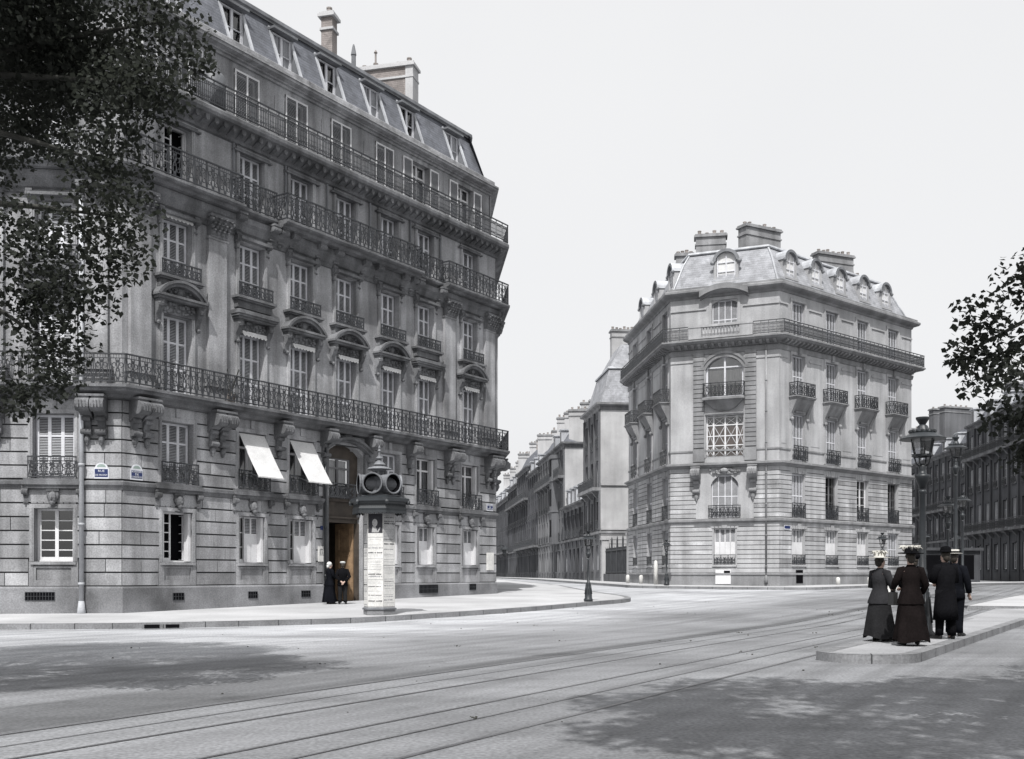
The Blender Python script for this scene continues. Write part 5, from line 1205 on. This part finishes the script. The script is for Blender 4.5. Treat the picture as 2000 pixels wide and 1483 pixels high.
def person(label,loc,rz,H,kind,arms,mats,hat=None,legs=(.0,.0),lean=0,head=(0,0),hairm='hair',bag=None):
    """+y is the way the figure faces. arms: for each side (elbow, wrist) in body units of a 1.75 m person"""
    s=H/1.75; t=thing('person',loc,label,'person',None,rz); t.scale=(s,s,s)
    v={}; e=[]
    def add(n,p,r_,pa=None):
        v[n]=((p[0],p[1]+lean*max(0,p[2]-.9),p[2]),r_)
        if pa: e.append((pa,n))
    add('pelvis',(0,0,.95),(.16,.12)); add('waist',(0,.01,1.12),(.14,.105),'pelvis'); add('chest',(0,0,1.32),(.17,.12),'waist'); add('collar',(0,-.005,1.45),(.1,.075),'chest'); add('neck',(0,.005,1.51),.055,'collar')
    hx=Vector((math.sin(head[0]),math.cos(head[0]),0)); 
    add('jaw',(hx.x*.03,.01+hx.y*.03,1.575),(.062,.07),'neck'); add('face',(hx.x*.015,.01+hx.y*.015,1.645),(.078,.095),'jaw'); add('skull',(0,.0,1.705),(.07,.085),'face')
    add('nose0',(hx.x*.1,.01+hx.y*.1,1.64),.017,'face'); add('nose1',(hx.x*.122,.01+hx.y*.122,1.622),.012,'nose0')
    for sd in (-1,1):
        n='L' if sd<0 else 'R'; el,wr_=arms[0 if sd<0 else 1]
        add('sh'+n,(sd*.185,0,1.42),.062,'chest'); add('el'+n,el,.044,'sh'+n); add('wr'+n,wr_,.028,'el'+n)
        d=(Vector(wr_)-Vector(el)).normalized(); side=d.cross(Vector((0,1,.2))); side=side.normalized() if side.length>.1 else Vector((1,0,0)); nrm=side.cross(d)
        P=lambda a,b,c:tuple(Vector(wr_)+d*a+side*b*-sd+nrm*c)
        add('pa'+n,P(.06,0,0),.036,'wr'+n)
        for k,(b,l) in enumerate(((-.027,.07),(-.009,.085),(.009,.08),(.026,.062))):
            add(f'f{k}a'+n,P(.105,b,.004),.0095,'pa'+n); add(f'f{k}b'+n,P(.105+l*.5,b*1.05,.016),.009,f'f{k}a'+n); add(f'f{k}c'+n,P(.105+l*.85,b,.042),.0075,f'f{k}b'+n)
        add('t0'+n,P(.045,.036,.01),.012,'pa'+n); add('t1'+n,P(.085,.05,.026),.0095,'t0'+n)
        fy=legs[0 if sd<0 else 1]
        add('hip'+n,(sd*.09,0,.88),.085,'pelvis'); add('kn'+n,(sd*.1,.02+fy*.6,.5),.058,'hip'+n); add('an'+n,(sd*.11,fy-.01,.09),.04,'kn'+n); add('to'+n,(sd*.135,fy+.13,.035),.034,'an'+n)
    body=skin_body(v,e,'pelvis'); body.materials.append(M['skin']); new('body',body,t)
    hm=MB(); hm.blob((0,-.012,1.69),(.086,.1,.085),12,8); hm.blob((0,-.05,1.63),(.078,.068,.09),10,6)
    if kind=='woman': hm.blob((0,-.09,1.68),(.06,.05,.05),8,5)
    new('hair',hm.mesh('hair',M[hairm],True),t)
    em=MB()
    for sd in (-1,1): c=Vector((0,.01,1.665))+hx*.088+Vector((hx.y,-hx.x,0))*.032*sd; em.blob(c,(.012,.01,.007),6,4)
    em.blob(Vector((0,.012,1.585))+hx*.092,(.024,.012,.006),6,3); new('eyes_and_mouth',em.mesh('eyes_and_mouth',M['hair'],True),t)
    for sd in (-1,1): pass
    pz=random.Random(len(label)).uniform(0,6)
    def ell(z,rx,ry,cy=0,fold=0,k=9,ph=0,n=48):
        w_=lambda a:1+fold*(.6*math.sin(k*a+ph+pz)+.5*math.sin((k-4)*a-pz)+.35*math.sin(2*a+pz*2))
        return [(rx*w_(a)*math.cos(a),cy+lean*max(0,z-.9)+ry*w_(a)*math.sin(a),z+(.03*fold/.09*math.sin(3*a+pz) if z<.2 else 0)) for a in [2*PI*i/n for i in range(n)]]
    def sleeve(mb,sd,w=1.0):
        el,wr_=arms[0 if sd<0 else 1]; L_=lambda p:(p[0],p[1]+lean*max(0,p[2]-.9),p[2])
        S=Vector(L_((sd*.17,0,1.415))); E=Vector(L_(el)); W_=Vector(L_(wr_)); mb.tube([S-Vector((sd*.06,0,-.01)),S,S.lerp(E,.5),E+Vector((0,-.005,0)),E.lerp(W_,.5),W_.lerp(E,.06)],[.07*w,.088*w,.075*w,.066*w,.058*w,.05*w],12)
    top,bot=mats
    if kind=='woman':
        mb=MB(); mb.loft([ell(z,rx,ry,cy,f,9,z*3) for z,rx,ry,cy,f in ((.085,.33,.31,-.02,.09),(.12,.325,.305,-.02,.09),(.4,.28,.26,-.02,.065),(.7,.24,.21,-.02,.035),(.92,.205,.165,-.01,.01),(1.06,.16,.13,0,0))],True,False,True); new('skirt',mb.mesh('skirt',M[bot],True),t)
        mb=MB(); mb.loft([ell(z,rx,ry,cy,f,7,1) for z,rx,ry,cy,f in ((.78,.25,.215,-.02,.02),(.82,.247,.212,-.02,.02),(.98,.2,.16,-.01,.01),(1.1,.16,.125,0,.0),(1.22,.175,.135,.005,0),(1.34,.195,.135,0,0),(1.43,.165,.105,0,0),(1.49,.085,.075,0,0),(1.52,.065,.06,0,0))],True,False,True)
        for sd in (-1,1): sleeve(mb,sd)
        new('jacket',mb.mesh('jacket',M[top],True),t)
    else:
        mb=MB()
        for sd in (-1,1):
            fy=legs[0 if sd<0 else 1]; mb.tube([(sd*.085,0,.98),(sd*.095,.0,.8),(sd*.1,.015+fy*.55,.5),(sd*.108,fy-.005,.2),(sd*.112,fy+.0,.075)],[.125,.118,.092,.08,.078],14)
        new('trousers',mb.mesh('trousers',M[bot],True),t)
        hem=.38 if kind=='coat' else .78
        rows=[(hem,.255 if kind=='coat' else .215,.2 if kind=='coat' else .165,-.01,.02)]+([(.6,.24,.185,-.01,.015)] if kind=='coat' else [])+[(.85,.215,.16,-.005,.008),(1.0,.195,.148,0,.004),(1.12,.185,.14,0,0),(1.28,.215,.145,0,0),(1.38,.215,.13,0,0),(1.45,.16,.1,0,0),(1.5,.085,.078,0,0),(1.535,.07,.068,0,0)]
        mb=MB(); mb.loft([ell(z,rx,ry,cy,f,5,2) for z,rx,ry,cy,f in rows],True,True,True)
        for sd in (-1,1): sleeve(mb,sd,1.08)
        mb.box(-.006,.006,-.215 if kind=='coat' else -.17,-.16,hem,hem+.3); new('overcoat' if kind=='coat' else 'jacket',mb.mesh('coat',M[top],True),t)
    mb=MB()
    for sd in (-1,1):
        fy=legs[0 if sd<0 else 1]; mb.loft([[(sd*(.112+.012*q)+ (.045 if q<4 else .025)*math.cos(a)*f,fy-.07+.06*q,.005+h*(.5+.5*math.sin(a))) for a in [2*PI*i/10 for i in range(10)]] for q,(f,h) in enumerate(((.55,.08),(1,.11),(.95,.1),(1,.075),(1.2,.06),(.7,.04)))])
    new('shoes',mb.mesh('shoes',M['leather'],True),t)
    z=1.735; mb=MB()
    if hat=='bowler': mb.lathe([(.145,0),(.15,.012),(.1,.015),(.1,.05),(.09,.095),(.05,.12),(.0,.125)],18,(0,-.005,z),1,1.15); hm_=M['black']
    elif hat=='boater': mb.lathe([(.155,0),(.158,.012),(.1,.014),(.098,.085),(.092,.09),(0,.09)],18,(0,-.005,z),1,1.1); mb.m=1; mb.lathe([(.102,.018),(.101,.055)],18,(0,-.005,z),1,1.1,cap=False); hm_=[M['straw'],M['black']]
    elif hat=='cap': mb.lathe([(.09,-.02),(.115,.02),(.12,.04),(.07,.065),(0,.07)],16,(0,0,z),1,1.12); mb.m=1; mb.prism([(-.07,.08),(.07,.08),(.05,.16),(-.05,.16)],'z',z-.03,z-.02); hm_=[M['white'],M['black']]
    elif hat=='scarf': mb.blob((0,-.018,1.69),(.102,.115,.105),14,9); mb.blob((0,-.09,1.6),(.07,.05,.08),8,6); hm_=M['white']
    elif hat in('plumed','white'):
        mb.m=0; mb.lathe([(.23,.0),(.235,.012),(.12,.02),(.11,.1),(.07,.13),(0,.135)],20,(0,-.01,z-.01),1,1.05); mb.m=1; q=random.Random(2)
        for k in range(26): a=q.uniform(0,6.28); x=.13*math.cos(a)*q.uniform(.2,1); y=.13*math.sin(a)*q.uniform(.2,1); mb.tube([(x,y,z+.04),(x*1.3,y*1.3,z+.13),(x*1.8,y*1.8,z+q.uniform(.07,.15))],[.016,.022,.008],5)
        hm_=[M['black'],M['straw']] if hat=='plumed' else [M['straw'],M['straw']]
    elif hat=='toque': mb.lathe([(.12,-.03),(.14,.03),(.12,.1),(0,.12)],16,(0,-.01,z),1,1.1); hm_=M['black']
    if hat: new('hat' if hat!='scarf' else 'headscarf',mb.mesh('hat',hm_,True),t)
    return t
down=((-.27,-.02,1.14),(-.28,.06,.9)),((.27,-.02,1.14),(.28,.06,.9))
behind=((-.28,-.09,1.16),(-.09,-.2,.96)),((.28,-.09,1.16),(.07,-.215,.94))
folded=((-.26,.05,1.17),(-.05,.24,1.15)),((.26,.05,1.17),(.06,.25,1.1))
carry=((-.29,.0,1.16),(-.26,.2,1.08)),((.27,-.02,1.14),(.24,.12,.98))
person('woman in dark brown coat and skirt, dark hat with white plumes, on the refuge',(7.3,18.75,.15),rad(-6),1.70,'woman',carry,('brown','brown'),'plumed')
person('woman all in black half hidden between the plumed hat and the long overcoat',(7.78,19.9,.15),rad(25),1.64,'woman',folded,('black','black'),'toque')
person('man in a long black overcoat and bowler hat standing on the refuge',(8.72,20.6,.15),rad(10),1.76,'coat',folded,('black','black'),'bowler',(.04,-.05))
person('man in a dark suit and straw boater with a dark band, rightmost on the refuge',(9.33,21.6,.15),rad(-38),1.75,'suit',down,('navy','navy'),'boater',(.05,-.05))
person('woman in grey with a broad white hat, holding papers, on the refuge',(7.03,20.1,.15),rad(-50),1.64,'woman',((-.27,.04,1.15),(-.12,.28,1.08)),((.27,.04,1.15),(.1,.29,1.05)),) if False else person('woman in grey with a broad white hat, holding papers, on the refuge',(7.17,19.95,.15),rad(-60),1.64,'woman',(((-.27,.04,1.15),(-.12,.28,1.08)),((.27,.04,1.15),(.1,.29,1.05))),('grey','greyD'),'white')
zd=g(39.2)+.15
person('woman in long dark dress and white headscarf in front of the carriage door',(-6.98,39.2,zd),rad(-50),1.58,'woman',folded,('navy','navy'),'scarf',hairm='hairG')
person('man in a white cap, hands clasped behind his back, by the carriage door',(-6.45,39.0,zd),rad(12),1.58,'suit',behind,('black','greyD'),'cap')
mb=MB(); mb.box(-.13,.13,-.004,.004,-.1,.1); mb.box(-.1,.14,.006,.012,-.08,.12)
tag(new('paper_sheets',mb.mesh('paper_sheets',M['white']),None,Matrix.Translation((7.41,20.11,1.16))@Matrix.Rotation(rad(-40),4,'Z')@Matrix.Rotation(rad(-50),4,'X')),'white paper sheets held by the woman in grey on the refuge','papers')
mb=MB(); mb.box(-.04,.04,-.14,.14,-.26,-.02); mb.tube([(0,-.1,-.03),(0,-.07,.06),(0,.07,.06),(0,.1,-.03)],.01,5)
tag(new('handbag',mb.mesh('handbag',M['leather']),None,Matrix.Translation((7.04,18.93,1.14))),'dark handbag at the left arm of the woman with the plumed hat','handbag')

# ================================================================== LIGHT, SKY, CAMERA
w=bpy.data.worlds.new('World'); sc.world=w; w.use_nodes=True; nt=w.node_tree; bg=nt.nodes['Background']
sky=nt.nodes.new('ShaderNodeTexSky'); sky.sky_type='NISHITA'; sky.sun_disc=False; sky.sun_elevation=rad(SUN_EL); sky.sun_rotation=rad(180+SUN_AZ); sky.dust_density=6; sky.air_density=1.0; sky.ozone_density=1
hs=nt.nodes.new('ShaderNodeHueSaturation'); hs.inputs['Saturation'].default_value=.1; hs.inputs['Value'].default_value=1.0
nt.links.new(sky.outputs[0],hs.inputs['Color']); mx=nt.nodes.new('ShaderNodeMixRGB'); mx.inputs[2].default_value=(3.25,3.27,3.32,1); tc=nt.nodes.new('ShaderNodeTexCoord'); nz=nt.nodes.new('ShaderNodeTexNoise'); nz.inputs['Scale'].default_value=1.6; nz.inputs['Detail'].default_value=5
mr_=nt.nodes.new('ShaderNodeMapRange'); mr_.inputs['From Min'].default_value=.3; mr_.inputs['From Max'].default_value=.7; mr_.inputs['To Min'].default_value=.62; mr_.inputs['To Max'].default_value=.98   # thin white veil of high cloud over the blue
nt.links.new(tc.outputs['Generated'],nz.inputs['Vector']); nt.links.new(nz.outputs['Fac'],mr_.inputs['Value']); nt.links.new(mr_.outputs['Result'],mx.inputs[0]); nt.links.new(hs.outputs[0],mx.inputs[1]); nt.links.new(mx.outputs[0],bg.inputs['Color']); bg.inputs['Strength'].default_value=.15
sl=bpy.data.lights.new('sun','SUN'); sl.energy=3.0; sl.angle=rad(.5); sl.color=(1,.985,.965); so=new('sun',sl)
a=rad(SUN_AZ); e=rad(SUN_EL); d=Vector((math.sin(a)*math.cos(e),math.cos(a)*math.cos(e),-math.sin(e))); so.rotation_euler=d.to_track_quat('-Z','Y').to_euler()
cam=bpy.data.cameras.new('camera'); co=new('camera',cam); co.location=(0,0,CAM_H); co.rotation_euler=(PI/2,0,0); cam.sensor_width=36; cam.lens=36; cam.shift_y=(1122-741.5)/2000; cam.clip_end=4000; cam.clip_start=.1
sc.camera=co; sc.view_settings.view_transform='Standard'; sc.view_settings.look='None'; sc.view_settings.gamma=1; sc.view_settings.exposure=.85; sc.render.film_transparent=False
